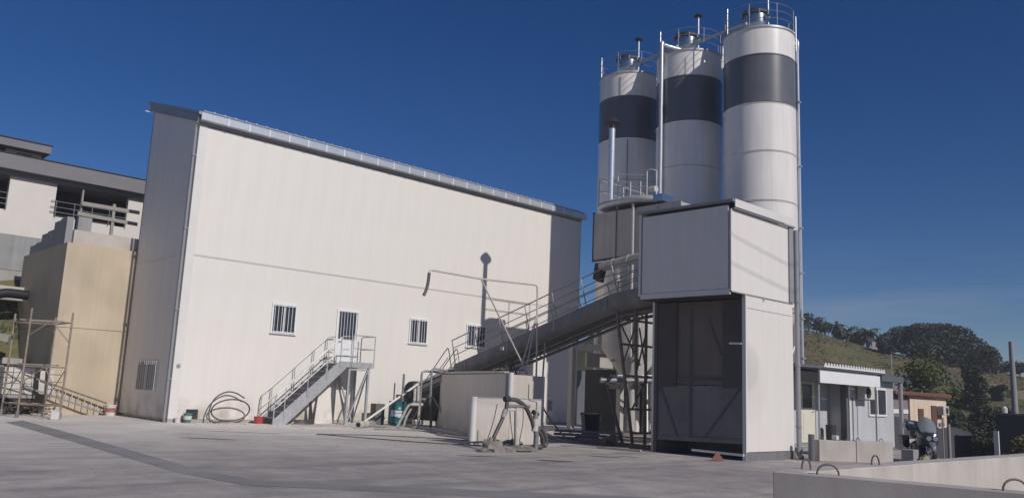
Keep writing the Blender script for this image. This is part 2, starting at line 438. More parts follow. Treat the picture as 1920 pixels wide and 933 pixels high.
# loose stones and crumbs of concrete: nobody could count them
gb_ = MB(); rn = random.Random(31)
for _ in range(2600):
    if rn.random() < 0.55: x, y = rn.uniform(0.5, 12), -abs(rn.gauss(0, 1.4)) - 0.3
    else: x, y = rn.gauss(5.5, 3.5), rn.gauss(-11, 4)
    if y > -0.2 or (x > 8.0 and y < -14.5): continue
    q = 0.008 + 0.022 * rn.random() ** 3
    gb_.add([(x + q * rn.uniform(-1.3, 1.3), y + q * rn.uniform(-1.3, 1.3), 0.001 + (q if k == 3 else 0)) for k in range(4)], [(0, 1, 2), (0, 1, 3), (1, 2, 3), (2, 0, 3)])
o_ = gb_.build('gravel', CONC, None, loc=(0, 0, 0)); o_['label'] = 'loose pale stones and crumbs scattered over the yard'; o_['category'] = 'gravel'; o_['kind'] = 'stuff'

# surrounding land, one sheet to the horizon (polar grid about the yard)
def land_h(x, y):
    dx, dy = x - CAM.x, y - CAM.y; r = math.hypot(dx, dy); th = math.degrees(math.atan2(dy, dx))
    h = -0.35
    # valley and hill to the east
    wE = sstep(-25, -5, th) * (1 - sstep(36, 50, th))
    ridge = 6.6 + 0.40 * (th - 15)
    ridge = min(max(ridge, 6.5), 14.5)
    pr = -1.0 * sstep(30, 44, r) + 1.2 * sstep(48, 70, r)
    pr += (ridge - 0.2) * sstep(62, 128, r)
    # the left-hand spur of the hill stands closer and greener
    pr += 1.6 * sstep(22.5, 27, th) * sstep(55, 90, r) * (1 - sstep(100, 150, r))
    h += wE * pr + wE * 10 * sstep(170, 420, r) * 0.2
    # high ground to the north-west with the house on it
    wN = sstep(71.5, 75.5, th) * (1 - sstep(120, 150, th))
    h += wN * 6.9 * sstep(37.8, 45.5, r)
    h += 0.35 * math.sin(x * 0.21 + 1.3) * math.sin(y * 0.17) * sstep(38, 70, r) + 0.15 * math.sin(x * 0.7) * math.sin(y * 0.63 + 2) * sstep(38, 60, r)
    return h
tm = bpy.data.materials.new('hill_ground'); tm.use_nodes = True
nt = tm.node_tree; b = nt.nodes['Principled BSDF']; b.inputs['Roughness'].default_value = 0.95; b.inputs['Specular IOR Level'].default_value = 0.1
t = nt.nodes.new('ShaderNodeTexCoord')
g1 = ramp(noise(0.035, 6, ((1, 1, 2.5), (0, 0, 0)), 0.6), 0.42, (0.135, 0.145, 0.07), 0.64, (0.16, 0.125, 0.08))
g1 = mixc(g1, ramp(noise(0.25, 8, ((1, 1, 2), (0, 0, 0)), 0.7), 0.35, (0.75, 0.77, 0.75), 0.62, (1.1, 1.06, 1.0)))
g1 = mixc(g1, ramp(noise(1.8, 5), 0.35, (0.8, 0.8, 0.8), 0.62, (1.1, 1.08, 1.06)))
nt.links.new(g1, b.inputs['Base Color'])
bp = nt.nodes.new('ShaderNodeBump'); bp.inputs['Strength'].default_value = 0.8; bp.inputs['Distance'].default_value = 0.12
nt.links.new(noise(1.2, 8), bp.inputs['Height']); nt.links.new(bp.outputs[0], b.inputs['Normal'])
lm = MB(); rs = [0.5, 6, 14, 22, 28]; rr = 31.0
while rr < 2500: rs.append(rr); rr *= 1.028 if rr < 200 else 1.12
NT = 240; vs = []; fs = []
for r_ in rs:
    for k in range(NT):
        th = 2 * math.pi * k / NT; x = CAM.x + r_ * math.cos(th); y = CAM.y + r_ * math.sin(th)
        vs.append((x, y, land_h(x, y)))
for i in range(len(rs) - 1):
    for k in range(NT):
        k2 = (k + 1) % NT; fs.append((i * NT + k, i * NT + k2, (i + 1) * NT + k2, (i + 1) * NT + k))
fs.append(tuple(range(NT))[::-1])
lm.add(vs, fs); struct(lm.build('terrain', tm, smooth=True, loc=(0, 0, 0)))
def polar(px_deg, r):
    """ground position: bearing in degrees from east seen from the yard gate, distance in metres"""
    x = CAM.x + r * math.cos(R(px_deg)); y = CAM.y + r * math.sin(R(px_deg)); return Vector((x, y, land_h(x, y)))

# ================================================================ warehouse
W = thing('warehouse', 'tall cream sandwich-panel warehouse with one long sunlit wall and a zinc gutter', 'warehouse', (10.8, 2.5, 0))
XR = 21.65
box('wall_core', 0.09, XR - 0.09, 0.02, 5.0, 0.02, 10.9, PANEL, W)
MB().prism([(0.1, 10.9), (5.0, 10.9), (5.0, 12.75), (0.1, 11.2)], 'x', 0.09, XR - 0.09).build('roof_core', DARKIN, W)
n = 22; pw = (XR - 0.3) / n
lowp = MB().box(-pw / 2 + 0.0006, pw / 2 - 0.0006, -0.04, 0.04, -2.96, 2.96).build('wall_panel', PANEL, None, loc=(0, 0, 0))
upp = MB().box(-pw / 2 + 0.0006, pw / 2 - 0.0006, -0.04, 0.04, -2.45, 2.45).build('wall_panel', PANEL, None, loc=(0, 0, 0))
for k in range(n):
    x = 0.30 + pw * (k + 0.5)
    inst(lowp, W, (x, 0.04, 3.08)); inst(upp, W, (x, 0.04, 8.55))
for o in (lowp, upp): bpy.data.objects.remove(o)
box('corner_trim', -0.02, 0.297, -0.012, 0.085, 0.12, 11.02, TRIM, W)
box('seam_flashing', 0.30, XR, -0.012, 0.03, 6.055, 6.08, TRIM, W)
box('plinth', -0.03, XR, -0.03, 0.10, 0.0, 0.115, CONC, W)
# gable end: vertical panels with a sloping top
def gz(y): return 11.35 + 1.55 * y / 5.1
for (y0, y1) in [(0.088 + i * 1.0, 0.088 + i * 1.0 + 0.99) for i in range(5)]:
    MB().prism([(y0, 6.1), (y1, 6.1), (y1, gz(y1)), (y0, gz(y0))], 'x', 0.0, 0.075).build('wall_panel', PANEL, W)
    MB().prism([(y0, 0.12), (y1, 0.12), (y1, 6.06), (y0, 6.06)], 'x', 0.0, 0.075).build('wall_panel', PANEL, W)
box('gable_flashing', -0.015, 0.05, 0.09, 5.1, 6.065, 6.095, TRIM, W)
MB().prism([(0.0, 0.12), (5.1, 0.12), (5.1, gz(5.1)), (0.0, gz(0))], 'x', XR - 0.08, XR).build('wall_panel', PANEL, W)
box('back_wall', 0.0, XR, 5.02, 5.1, 0.1, 12.7, PANEL, W)
MB().prism([(-0.18, 11.36), (5.35, 13.02), (5.35, 13.14), (-0.18, 11.48)], 'x', -0.17, XR + 0.1).build('roof_sheet', GREYTRIM, W)
MB().prism([(-0.05, 11.10), (5.30, 12.70), (5.30, 13.02), (-0.05, 11.38)], 'x', -0.12, -0.03).build('gable_trim', GREYTRIM, W)
bar('gable_drip', (-0.135, -0.02, 11.09), (-0.135, 5.2, 12.66), 0.03, TRIM, W)
bar('eave_stub', (-0.35, 5.15, 12.62), (0.0, 5.15, 12.62), 0.03, TRIM, W)
MB().prism([(-0.30, 11.42), (-0.30, 11.16), (-0.27, 11.13), (-0.06, 11.13), (-0.06, 11.16), (-0.26, 11.17), (-0.275, 11.42)], 'x', -0.10, XR + 0.15).build('gutter', ZINC, W)
box('eave_shadow_trim', 0, XR, -0.055, 0.0, 11.03, 11.125, GREYTRIM, W)
gb = MB().box(-0.025, 0.025, -0.012, 0.012, -0.15, 0.15).build('gutter_bracket', WHITE, None, loc=(0, 0, 0))
x = 0.95
while x < XR: inst(gb, W, (x, -0.315, 11.28)); x += 0.86
bpy.data.objects.remove(gb)
tube('snow_rail', [(0.0, -0.15, 11.53), (XR, -0.15, 11.53)], 0.028, ZINC, W)
sl = MB().box(-0.03, 0.03, -0.02, 0.02, -0.03, 0.03).build('roof_clip', ZINC, None, loc=(0, 0, 0))
x = 0.4
while x < 21.4: inst(sl, W, (x, -0.2, 11.535)); x += 0.43
bpy.data.objects.remove(sl)
tube('downpipe', [(-0.10, 0.10, 11.0), (-0.10, 0.10, 0.12), (-0.13, -0.02, 0.06)], 0.05, GREYTRIM, W)
for z in (1.5, 4.0, 7.0, 9.8): box('pipe_clip', -0.16, 0.0, 0.03, 0.17, z, z + 0.05, GREYTRIM, W)
tube('corner_pipe', [(-0.08, 0.28, 9.8), (-0.08, 0.28, 0.3)], 0.025, GALV, W)
box('vent_grille', 0.62, 1.06, -0.02, 0.02, 0.13, 0.47, DARKGLASS, W)
tube('wall_outlet', [(0.16, 0.0, 2.0), (0.16, -0.05, 2.0)], 0.07, GREYTRIM, W, 12)

def barred_window(x0, x1, z0, z1, lab, nb=7):
    f = MB(); w = 0.07; y0, y1 = -0.055, -0.002
    for a in ((x0, x1, z1 - w, z1), (x0, x1, z0, z0 + w), (x0, x0 + w, z0 + w, z1 - w), (x1 - w, x1, z0 + w, z1 - w)):
        f.box(a[0], a[1], y0, y1, a[2], a[3])
    xm = (x0 + x1) / 2; f.box(xm - 0.04, xm + 0.04, y0 + 0.008, y1, z0 + w, z1 - w)
    f.box(x0 - 0.03, x1 + 0.03, y0 - 0.03, y1, z0 - 0.035, z0)
    fo = f.build('window', WHITE, W, bevel=0.004)
    if lab: fo['label'] = lab
    MB().box(x0 + w, xm - 0.04, -0.022, -0.004, z0 + w, z1 - w).build('pane', DARKGLASS, fo)
    MB().box(xm + 0.04, x1 - w, -0.022, -0.004, z0 + w, z1 - w).build('pane', DARKGLASS, fo)
    for k in range(nb):
        xx = x0 + 0.1 + (x1 - x0 - 0.2) * k / (nb - 1)
        tube('bar', [(xx, -0.10, z0 - 0.02), (xx, -0.10, z1 - 0.03)], 0.011, WHITE, fo, 6)
    for zz in (z0 + 0.03, z1 - 0.10): bar('bar', (x0 + 0.05, -0.10, zz), (x1 - 0.05, -0.10, zz), 0.022, WHITE, fo)
barred_window(3.60, 4.70, 3.47, 4.65, 'white barred window left of the stair door')
barred_window(10.32, 11.36, 3.53, 4.68, 'white barred window between the stair and the conveyor')
barred_window(13.67, 14.93, 3.60, 4.70, 'white barred window behind the conveyor handrail')
# gable window with shutters
gw = MB()
for (a, c_) in ((1.45, 2.42), (2.5, 3.48)):
    for q in ((a, c_, 2.13, 2.18), (a, c_, 1.03, 1.08), (a, a + 0.05, 1.08, 2.13), (c_ - 0.05, c_, 1.08, 2.13)):
        gw.box(-0.03, -0.002, q[0], q[1], q[2], q[3])
gwo = gw.build('window', TRIM, W); gwo['label'] = 'twin window low on the gable end'
GABLEPANE = mat('pale_grey_pane', (0.16, 0.165, 0.18), 0.3, 0, 0.2, 3)  # paler grey than the front window panes
MB().box(-0.02, -0.003, 1.5, 2.37, 1.08, 2.13).build('pane', GABLEPANE, gwo)
MB().box(-0.02, -0.003, 2.55, 3.43, 1.08, 2.13).build('pane', GABLEPANE, gwo)
for k in range(10):
    y = 1.56 + k * 0.2
    if abs(y - 2.46) > 0.06: tube('bar', [(-0.045, y, 1.06), (-0.045, y, 2.15)], 0.010, TRIM, gwo, 6)
# stair door
dr = MB()
for a in ((6.56, 7.66, 4.60, 4.69), (6.56, 6.64, 2.42, 4.60), (7.58, 7.66, 2.42, 4.60)): dr.box(a[0], a[1], -0.05, -0.002, a[2], a[3])
dr.box(6.64, 7.58, -0.03, -0.002, 2.42, 3.45)
dro = dr.build('door', WHITE, W, bevel=0.004)
MB().box(6.70, 7.52, -0.024, -0.003, 3.46, 4.59).build('pane', DARKGLASS, dro)
for k in range(6):
    xx = 6.75 + k * 0.144
    tube('bar', [(xx, -0.09, 3.42), (xx, -0.09, 4.58)], 0.011, WHITE, dro, 6)
tube('handle', [(6.72, -0.03, 3.36), (6.72, -0.08, 3.36), (6.86, -0.08, 3.36)], 0.014, GREYTRIM, dro, 6)

# ================================================================ external stair
ST = thing('external_staircase', 'galvanised steel staircase and landing rising to the white door in the warehouse wall', 'staircase', (5.8, -0.65, 0))
YN, YF = -1.2, -0.18
def strz(x): return (x - 3.45) * 0.872
for y in (YN, YF):
    MB().prism([(3.62, 0.0), (3.95, 0.0), (6.42, 2.22), (6.42, 2.50), (6.10, 2.50), (3.40, 0.14), (3.40, 0.0)], 'y', y - 0.035 * (1 if y == YN else -1), y).build('stringer', GALV, ST)
tr = MB().box(-0.14, 0.14, -0.46, 0.46, -0.02, 0.02).build('tread', GALVD, None, loc=(0, 0, 0))
for k in range(10):
    z = 0.23 * (k + 1); inst(tr, ST, (3.62 + 0.262 * k, (YN + YF) / 2 - 0.0, z))
bpy.data.objects.remove(tr)
box('landing_platform', 6.22, 7.66, YN + 0.04, YF + 0.1, 2.36, 2.42, GALVD, ST)
box('landing_fascia', 6.10, 7.68, YN - 0.03, YN + 0.035, 2.28, 2.50, GALV, ST)
box('landing_fascia', 7.665, 7.70, YN + 0.04, YF + 0.1, 2.28, 2.50, GALV, ST)
for (x, y) in ((6.62, YN + 0.06), (7.55, YN + 0.06), (6.62, YF), (7.55, YF)):
    box('leg', x - 0.045, x + 0.045, y - 0.045, y + 0.045, 0.012, 2.28, GALV, ST)
    box('base_plate', x - 0.10, x + 0.10, y - 0.09, y + 0.09, 0, 0.012, GALV, ST)
bar('brace', (6.66, YN + 0.06, 0.10), (7.52, YN + 0.06, 2.2), 0.06, GALV, ST)
bar('brace', (7.52, YF, 0.10), (6.66, YF, 2.2), 0.06, GALV, ST)
bar('brace', (6.62, YN + 0.08, 0.1), (6.62, YF - 0.02, 2.2), 0.05, GALV, ST)
bar('brace', (7.55, YF - 0.04, 0.1), (7.55, YN + 0.1, 2.2), 0.05, GALV, ST)
bar('crossbeam', (6.62, YN + 0.06, 2.2), (7.55, YN + 0.06, 2.2), 0.07, GALV, ST)
bar('crossbeam', (6.62, YN + 0.06, 0.06), (7.55, YN + 0.06, 0.06), 0.05, GALV, ST)
bar('crossbeam', (6.62, YF, 0.06), (7.55, YF, 0.06), 0.05, GALV, ST)
for y in (YN - 0.05, YF + 0.03):
    near = y < -1
    x0, zt = 3.42, 1.15
    top = smooth_path([(3.42, y, 0.05), (3.43, y, 0.75), (3.47, y, 1.05), (3.62, y, 1.22), (4.2, y, 1.72), (5.9, y, 3.26), (6.15, y, 3.46), (6.35, y, 3.50), (6.5, y, 3.50)], 4)
    tube('handrail', top, 0.024, GALV, ST)
    tube('midrail', smooth_path([(3.43, y, 0.55), (3.7, y, 0.80), (5.9, y, 2.76), (6.2, y, 2.96), (6.5, y, 2.98)], 4), 0.018, GALV, ST)
    for xx in (3.84, 4.75, 5.55, 6.12):
        tube('post', [(xx, y, strz(xx) - 0.16 + 0.1), (xx, y, strz(xx) + 1.12 - 0.02)], 0.02, GALV, ST)
# landing rails
y = YN - 0.05
for xx in (6.60, 6.68, 7.72): tube('post', [(xx, y, 2.28), (xx, y, 3.58)], 0.022, GALV, ST)
tube('handrail', [(6.68, y, 3.58), (7.72, y, 3.58)], 0.022, GALV, ST)
tube('midrail', [(6.68, y, 3.05), (7.72, y, 3.05)], 0.018, GALV, ST)
tube('handrail', smooth_path([(7.72, y, 3.58), (7.72, -0.45, 3.58), (7.72, -0.28, 3.56), (7.72, -0.22, 3.42), (7.72, -0.22, 2.42)], 5), 0.022, GALV, ST)
tube('midrail', [(7.72, y, 3.05), (7.72, -0.22, 3.05)], 0.018, GALV, ST)
tube('midrail', smooth_path([(5.9, YF + .03, 2.62), (6.4, YF, 2.70), (6.9, YN + 0.5, 2.74), (6.95, YN + 0.5, 2.44)], 4), 0.018, GALV, ST)

# things along the warehouse foot
lb = MB().prism([(5.72, 0.0), (6.56, 0.0), (6.42, 1.47), (5.93, 1.47)], 'y', -0.30, -0.27)
tag(lb.build('wall_panel_offcut', PANEL2, None), 'cream panel offcut standing upright under the stair landing', 'panel').rotation_euler = (R(-6), 0, 0)
lb = MB().prism([(5.44, 0.0), (5.66, 0.0), (5.47, 1.0), (5.42, 1.0)], 'y', -0.35, -0.31)
tag(lb.build('board', BLACKST, None), 'dark narrow board propped beside the cream offcut under the stair', 'board')

def coil(name, x, y, loops, m, r, label, cat='hose'):
    pts = []
    for l in loops: pts += l
    return tag(tube(name, smooth_path(pts, 5), r, m, None, 8), label, cat)
# big hose coil leaning on the wall
pts = [(3.0, -0.16, 0.02)]
hp = []
for k in range(16):
    a = R(-100 + 380 * k / 15); hp.append((2.15 + 0.74 * math.cos(a), -0.34 - 0.14 * math.sin(a), 0.47 + 0.40 * math.sin(a)))
hp += [(1.55, -0.6, 0.06), (1.42, -0.66, 0.03)]
tag(tube('hose_coil', smooth_path(hp, 5), 0.027, HOSE, None, 8), 'dark hose loop standing upright against the warehouse wall left of the stair', 'hose')
hp = [(1.32, -0.55, 0.03), (1.30, -0.4, 0.40), (1.50, -0.3, 0.86), (1.95, -0.22, 1.12), (2.35, -0.2, 1.10), (2.72, -0.2, 0.92)]
tag(tube('hose', smooth_path(hp, 6), 0.026, HOSE, None, 8), 'single dark hose end arching over the hose coil by the warehouse wall', 'hose')
hp = []
for k in range(40):
    a = k * 0.5; hp.append((4.95 + (0.42 + 0.02 * math.sin(k)) * math.cos(a), -0.85 + 0.25 * math.sin(a), 0.03 + 0.004 * k))
tag(tube('cable_coil', smooth_path(hp, 2), 0.022, HOSE, None, 6), 'flat dark cable coil lying on the ground under the stair', 'cable')

def bucket(x, y, r, h, m, label, name='bucket', handle=True, fill=None):
    B = thing(name, label, 'bucket', (x, y, 0))
    MB().lathe([(r * 0.78, 0.0), (r * 0.8, 0.01), (r * 0.97, h * 0.93), (r * 1.05, h * 0.93), (r * 1.05, h), (r * 0.95, h), (r * 0.76, 0.03), (0.001, 0.03)], x, y, 20).build('shell', m, B, smooth=True)
    if handle:
        tube('handle', [(x - r * math.cos(R(a)), y - r * 0.5 * math.sin(R(a)), h * 0.95 - r * 0.5 * math.sin(R(a))) for a in range(0, 181, 20)], 0.006, GALV, B, 5)
    if fill: MB().lathe([(r * 0.93, h * 0.35), (r * 0.9, h * 0.36), (r * 0.99, h * 0.7), (r * 0.99, h * 0.72)], x, y, 20, caps=False).build('printed_band', fill, B, smooth=True)
    return B
bucket(3.22, -0.50, 0.19, 0.26, REDP, 'red plastic bucket beside the dark hose coil')
bucket(0.60, -0.25, 0.15, 0.34, GREENB, 'faded green and white bucket by the warehouse corner', fill=WHITEP)
bucket(0.28, -0.15, 0.11, 0.17, WHITEP, 'small white pot left of the faded green bucket')
bucket(-0.48, 4.55, 0.22, 0.42, WHITEP, 'white bucket with faded red band at the foot of the lying ladder', fill=PINKB)
bt = thing('plastic_container', 'plain white square container in front of the scaffold tower', 'container', (-3.32, 1.35, 0))
MB().prism([(-3.47, 1.28), (-3.25, 1.17), (-3.13, 1.40), (-3.35, 1.51)], 'z', 0, 0.30).build('body', WHITEP, bt, bevel=0.02)
MB().prism([(-3.49, 1.28), (-3.24, 1.15), (-3.11, 1.41), (-3.36, 1.53)], 'z', 0.302, 0.325).build('lid', WHITEP, bt, bevel=0.006)

# ================================================================ conveyor
CV = thing('belt_conveyor', 'long grey enclosed belt conveyor with handrails climbing from the warehouse foot to the loading tower', 'conveyor', (10.3, -7, 0))
def cz(y):
    """height of the fascia top along the run"""
    if y >= -12.3: return 2.86 + 0.297 * (-5.11 - y)
    return 2.86 + 0.297 * 7.19 + 0.12 * (-12.3 - y)
ys = [-0.9, -2.5, -4.2, -6, -8, -10, -12.3, -14.9]
# hood over the belt
hood = MB(); vs = []; fs = []; na = 10
for y in ys:
    for k in range(na + 1):
        a = math.pi * k / na; vs.append((10.35 - 0.50 * math.cos(a), y, cz(y) - 0.10 + 0.26 * math.sin(a)))
for i in range(len(ys) - 1):
    for k in range(na): fs.append((i * (na + 1) + k, i * (na + 1) + k + 1, (i + 1) * (na + 1) + k + 1, (i + 1) * (na + 1) + k))
fs.append(tuple(range(na + 1))); fs.append(tuple(range((len(ys) - 1) * (na + 1), len(ys) * (na + 1)))[::-1])
hood.add(vs, fs).build('hood', mat('lit_dusty_hood_sheet', (0.48, 0.46, 0.44), 0.5, 0.1, 0.2, 2.5, streak=0.1), CV, smooth=True)  # paler than the trough: sunlight on the hood put into its colour
tr_ = MB(); 
def strip_run(name, x0, x1, dz0, dz1, y0, y1, m, parent):
    yy = [y0] + [y for y in ys if y0 > y > y1] + [y1]; mb = MB(); vs = []; fs = []
    for y in yy:
        z = cz(y); vs += [(x0, y, z + dz0), (x1, y, z + dz0), (x1, y, z + dz1), (x0, y, z + dz1)]
    for i in range(len(yy) - 1):
        for k in range(4): fs.append((i * 4 + k, i * 4 + (k + 1) % 4, (i + 1) * 4 + (k + 1) % 4, (i + 1) * 4 + k))
    fs += [(0, 1, 2, 3), tuple(range(len(yy) * 4 - 4, len(yy) * 4))[::-1]]
    return mb.add(vs, fs).build(name, m, parent)
strip_run('trough', 9.965, 10.82, -0.52, -0.09, -0.9, -14.9, DUSTY, CV)
strip_run('side_channel', 9.88, 9.96, -0.34, -0.16, -0.7, -4.15, GALVD, CV)
fa = MB(); vs = []; fs = []; yy = [-4.2, -6, -8, -10, -12.3, -14.9]; na2 = 7
for y in yy:
    for (px, pz) in ((9.60, 0.0), (9.555, -0.03), (9.54, -0.30), (9.56, -0.44), (9.64, -0.55), (9.78, -0.60), (9.90, -0.61)): vs.append((px, y, cz(y) + pz))
    vs.append((9.95, y, cz(y) - 0.60)); vs.append((9.95, y, cz(y)))
m_ = na2 + 2
for i in range(len(yy) - 1):
    for k in range(m_): fs.append((i * m_ + k, i * m_ + (k + 1) % m_, (i + 1) * m_ + (k + 1) % m_, (i + 1) * m_ + k))
fs += [tuple(range(m_)), tuple(range(m_ * (len(yy) - 1), m_ * len(yy)))[::-1]]
fa.add(vs, fs).build('walkway_fascia', DUSTY, CV, smooth=True)
for y in (-4.9, -7.3, -9.7, -12.1): box('cover_joint', 9.525, 9.56, y - 0.03, y + 0.03, cz(y) - 0.46, cz(y) - 0.10, GALVD, CV)
strip_run('belly_plate', 9.96, 10.86, -0.66, -0.53, -4.2, -14.9, mat('belly_steel', (0.12, 0.118, 0.118), 0.6, 0.1, 0.2, 3), CV)
for xx in (10.15, 10.5): strip_run('belly_rib', xx, xx + 0.06, -0.72, -0.665, -4.2, -14.9, GALVD, CV)
strip_run('lower_chord', 10.87, 10.95, -0.80, -0.70, -4.6, -14.9, GALVD, CV)
for k in range(12):
    y = -3.6 - k * 0.95; z = cz(y)
    bar('truss_strut', (10.91, y, z - 0.45), (10.91, y - 0.48, z - 0.62), 0.04, GALVD, CV)
# tail end: pulley, guard, chute, skirt
placed(MB().lathe([(0.001, 0), (0.24, 0), (0.24, 0.86), (0.001, 0.86)], 0, 0, 24), 'tail_pulley', RUBBER, CV, (9.93, -0.72, cz(-0.72) - 0.36), 90, 'Y')
MB().prism([(-0.45, 1.15), (-0.50, 1.45), (-0.62, 1.68), (-0.85, 1.82), (-1.15, 1.86), (-1.15, 1.15)], 'x', 9.86, 10.9).build('tail_guard', BLACKST, CV)
MB().prism([(-0.7, 0.25), (-0.7, 1.1), (-2.9, 1.75), (-3.6, 1.7), (-2.6, 0.25)], 'x', 9.95, 10.75).build('feed_chute', BLACKST, CV)
bar('tail_post', (9.75, -0.62, 0.0), (9.75, -0.62, 2.15), 0.07, GALVD, CV)
bar('tail_post', (10.9, -0.62, 0.0), (10.9, -0.62, 1.5), 0.07, GALVD, CV)
for (x, y) in ((9.82, -2.6), (10.9, -2.6), (9.82, -3.7), (10.9, -3.7)):
    bar('support_leg', (x, y, 0), (x, y, cz(y) - 0.5), 0.08, RUST, CV)
bar('brace', (9.82, -1.2, 0.15), (9.82, -2.5, 1.4), 0.05, GALVD, CV)
bar('brace', (9.82, -2.6, 1.3), (9.82, -3.7, 0.2), 0.05, GALVD, CV)
# handrails on both sides, posts square to the slope
rail_n = Vector((0, 0.285, 0.958))
for xs_, y0 in ((9.58, -4.25), (11.0, -4.25)):
    for h, m_r in ((0.97, 0.022), (0.64, 0.016), (0.34, 0.016)):
        pl = []
        for y in (y0, -6, -8, -10, -12.3, -13.2, -14.8):
            p = Vector((xs_, y, cz(y))); pl.append(p + rail_n * (h if y > -12.5 else h * 0.97))
        tube('handrail', pl, m_r, GALVD, CV, 6)
    for k in range(8):
        y = y0 - 0.02 - k * 1.38
        if xs_ > 10 and k == 0: continue
        p = Vector((xs_ - (0.02 if xs_ < 10 else 0), y, cz(y)))
        tube('post', [p - rail_n * 0.28, p + rail_n * 0.97], 0.021, GALVD, CV, 6)
for xs_ in (9.58, 10.05):
    tube('access_rail', smooth_path([(xs_, -2.25, 1.75), (xs_, -2.9, 2.42), (xs_, -3.62, 3.15), (xs_, -3.72, 3.2), (xs_, -3.80, 3.12), (xs_, -4.02, 2.45)], 4), 0.02, GALVD, CV, 6)
    tube('access_rail', [(xs_, -2.75, 1.9), (xs_, -3.78, 2.85)], 0.016, GALVD, CV, 6)
# little lamp and junction on the side
box('junction_box', 9.47, 9.53, -7.15, -7.0, cz(-7) - 0.30, cz(-7) - 0.18, ACW, CV)
# brown trestle tower carrying the conveyor head
TR = thing('conveyor_trestle', 'brown cross-braced steel trestle carrying the conveyor head beside the loading tower', 'trestle', (9.9, -12.8, 0))
TL = [((8.80, -13.15, 4.35), (9.70, -13.2, 0)), ((9.22, -13.6, 4.4), (9.45, -13.5, 1.3)), ((9.30, -12.4, 1.95), (10.2, -12.4, 0)), ((10.7, -12.9, 4.4), (10.45, -13.1, 0)), ((10.75, -13.9, 4.4), (10.5, -13.8, 0))]
for a, b_ in TL: bar('leg', b_, a, 0.075, RUST, TR)
for a, b_ in (((8.95, -13.2, 3.9), (9.62, -13.5, 2.6)), ((9.3, -13.55, 3.9), (9.12, -13.2, 2.6)), ((9.62, -13.45, 3.8), (10.6, -13.0, 2.4)), ((10.6, -13.0, 3.8), (9.5, -13.4, 2.2)), ((9.5, -13.3, 1.2), (10.45, -13.2, 2.3)), ((10.0, -13.9, 3.4), (10.6, -13.8, 2.0))):
    bar('brace', a, b_, 0.045, RUST, TR)
for z, xa in ((4.05, 8.85), (3.25, 9.05), (2.25, 9.25), (1.2, 9.5), (0.45, 9.6)):
    bar('crossbeam', (xa, -13.2, z), (10.6, -13.25, z), 0.07, RUST, TR)
bar('sill_beam', (9.3, -11.0, 0.07), (9.5, -14.0, 0.07), 0.14, RUST, TR)
bar('sill_beam', (9.0, -12.55, 0.16), (14.5, -8.9, 0.16), 0.16, RUST, TR)

# ================================================================ feed hopper screens
PEN = thing('hopper_enclosure', 'cream panel screen with rounded corner post around the conveyor feed, shaded long side facing left', 'enclosure', (7.6, -8.5, 0))
a = Vector((10.19, -2.48, 0)); b_ = Vector((6.67, -10.45, 0)); d_ = (b_ - a).normalized(); L_ = (b_ - a).length
nrm = Vector((-d_.y, d_.x, 0)); nrm = nrm if nrm.x < 0 else -nrm
def wall_panel(p0, p1, z0, z1, th, name, m, parent):
    p0 = Vector(p0); p1 = Vector(p1); d = (p1 - p0).normalized(); nn = Vector((-d.y, d.x, 0)) * th / 2
    vs = []
    for z in (z0, z1):
        for p in (p0 - nn, p1 - nn, p1 + nn, p0 + nn): vs.append((p.x, p.y, z))
    return MB().add(vs, [(0, 3, 2, 1), (4, 5, 6, 7), (0, 1, 5, 4), (1, 2, 6, 5), (2, 3, 7, 6), (3, 0, 4, 7)]).build(name, m, parent)
npn = 4
for k in range(npn):
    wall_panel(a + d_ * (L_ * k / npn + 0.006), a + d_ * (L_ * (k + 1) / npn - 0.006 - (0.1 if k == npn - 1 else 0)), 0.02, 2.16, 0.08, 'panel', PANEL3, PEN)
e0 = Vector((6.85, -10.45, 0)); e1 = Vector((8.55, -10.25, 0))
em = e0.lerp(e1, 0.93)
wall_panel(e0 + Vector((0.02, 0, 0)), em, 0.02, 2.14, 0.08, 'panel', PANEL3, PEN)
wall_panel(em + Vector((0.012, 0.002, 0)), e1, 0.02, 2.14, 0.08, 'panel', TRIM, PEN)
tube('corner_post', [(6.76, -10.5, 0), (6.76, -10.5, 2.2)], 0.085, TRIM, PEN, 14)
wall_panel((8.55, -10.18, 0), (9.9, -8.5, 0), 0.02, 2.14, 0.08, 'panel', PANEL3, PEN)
tube('top_rail', [a + Vector((0, 0, 2.21)), b_ + Vector((0, 0, 2.21))], 0.035, GALV, PEN)
tube('top_rail', [a + nrm * 0.09 + Vector((0, 0, 2.23)), a + nrm * 0.09 + d_ * 5.5 + Vector((0, 0, 2.23)), a + nrm * 0.09 + d_ * L_ + Vector((0, 0, 2.20))], 0.03, PIPEW, PEN)
tube('lifting_eye', [(9.72, -3.65, 1.72), (9.68, -3.63, 1.72)], 0.06, ACW, PEN, 10)
# clutter standing behind the screen top
CL = thing('steel_trestle', 'small rusty steel trestle rising just above the cream hopper screen', 'trestle', (8.1, -8.8, 0))
for (p, q) in (((7.7, -9.2, 1.8), (8.0, -9.0, 2.75)), ((8.3, -9.2, 1.8), (8.0, -9.0, 2.75)), ((7.55, -9.1, 2.35), (8.6, -9.2, 2.35)), ((8.5, -9.2, 1.8), (8.2, -8.9, 2.8)), ((7.4, -8.9, 2.3), (9.2, -8.0, 2.55))):
    bar('strut', p, q, 0.055, RUST, CL)
for x, y in ((7.7, -9.2), (8.3, -9.2), (8.5, -9.2)): bar('post', (x, y, 0), (x, y, 1.8), 0.06, RUST, CL)
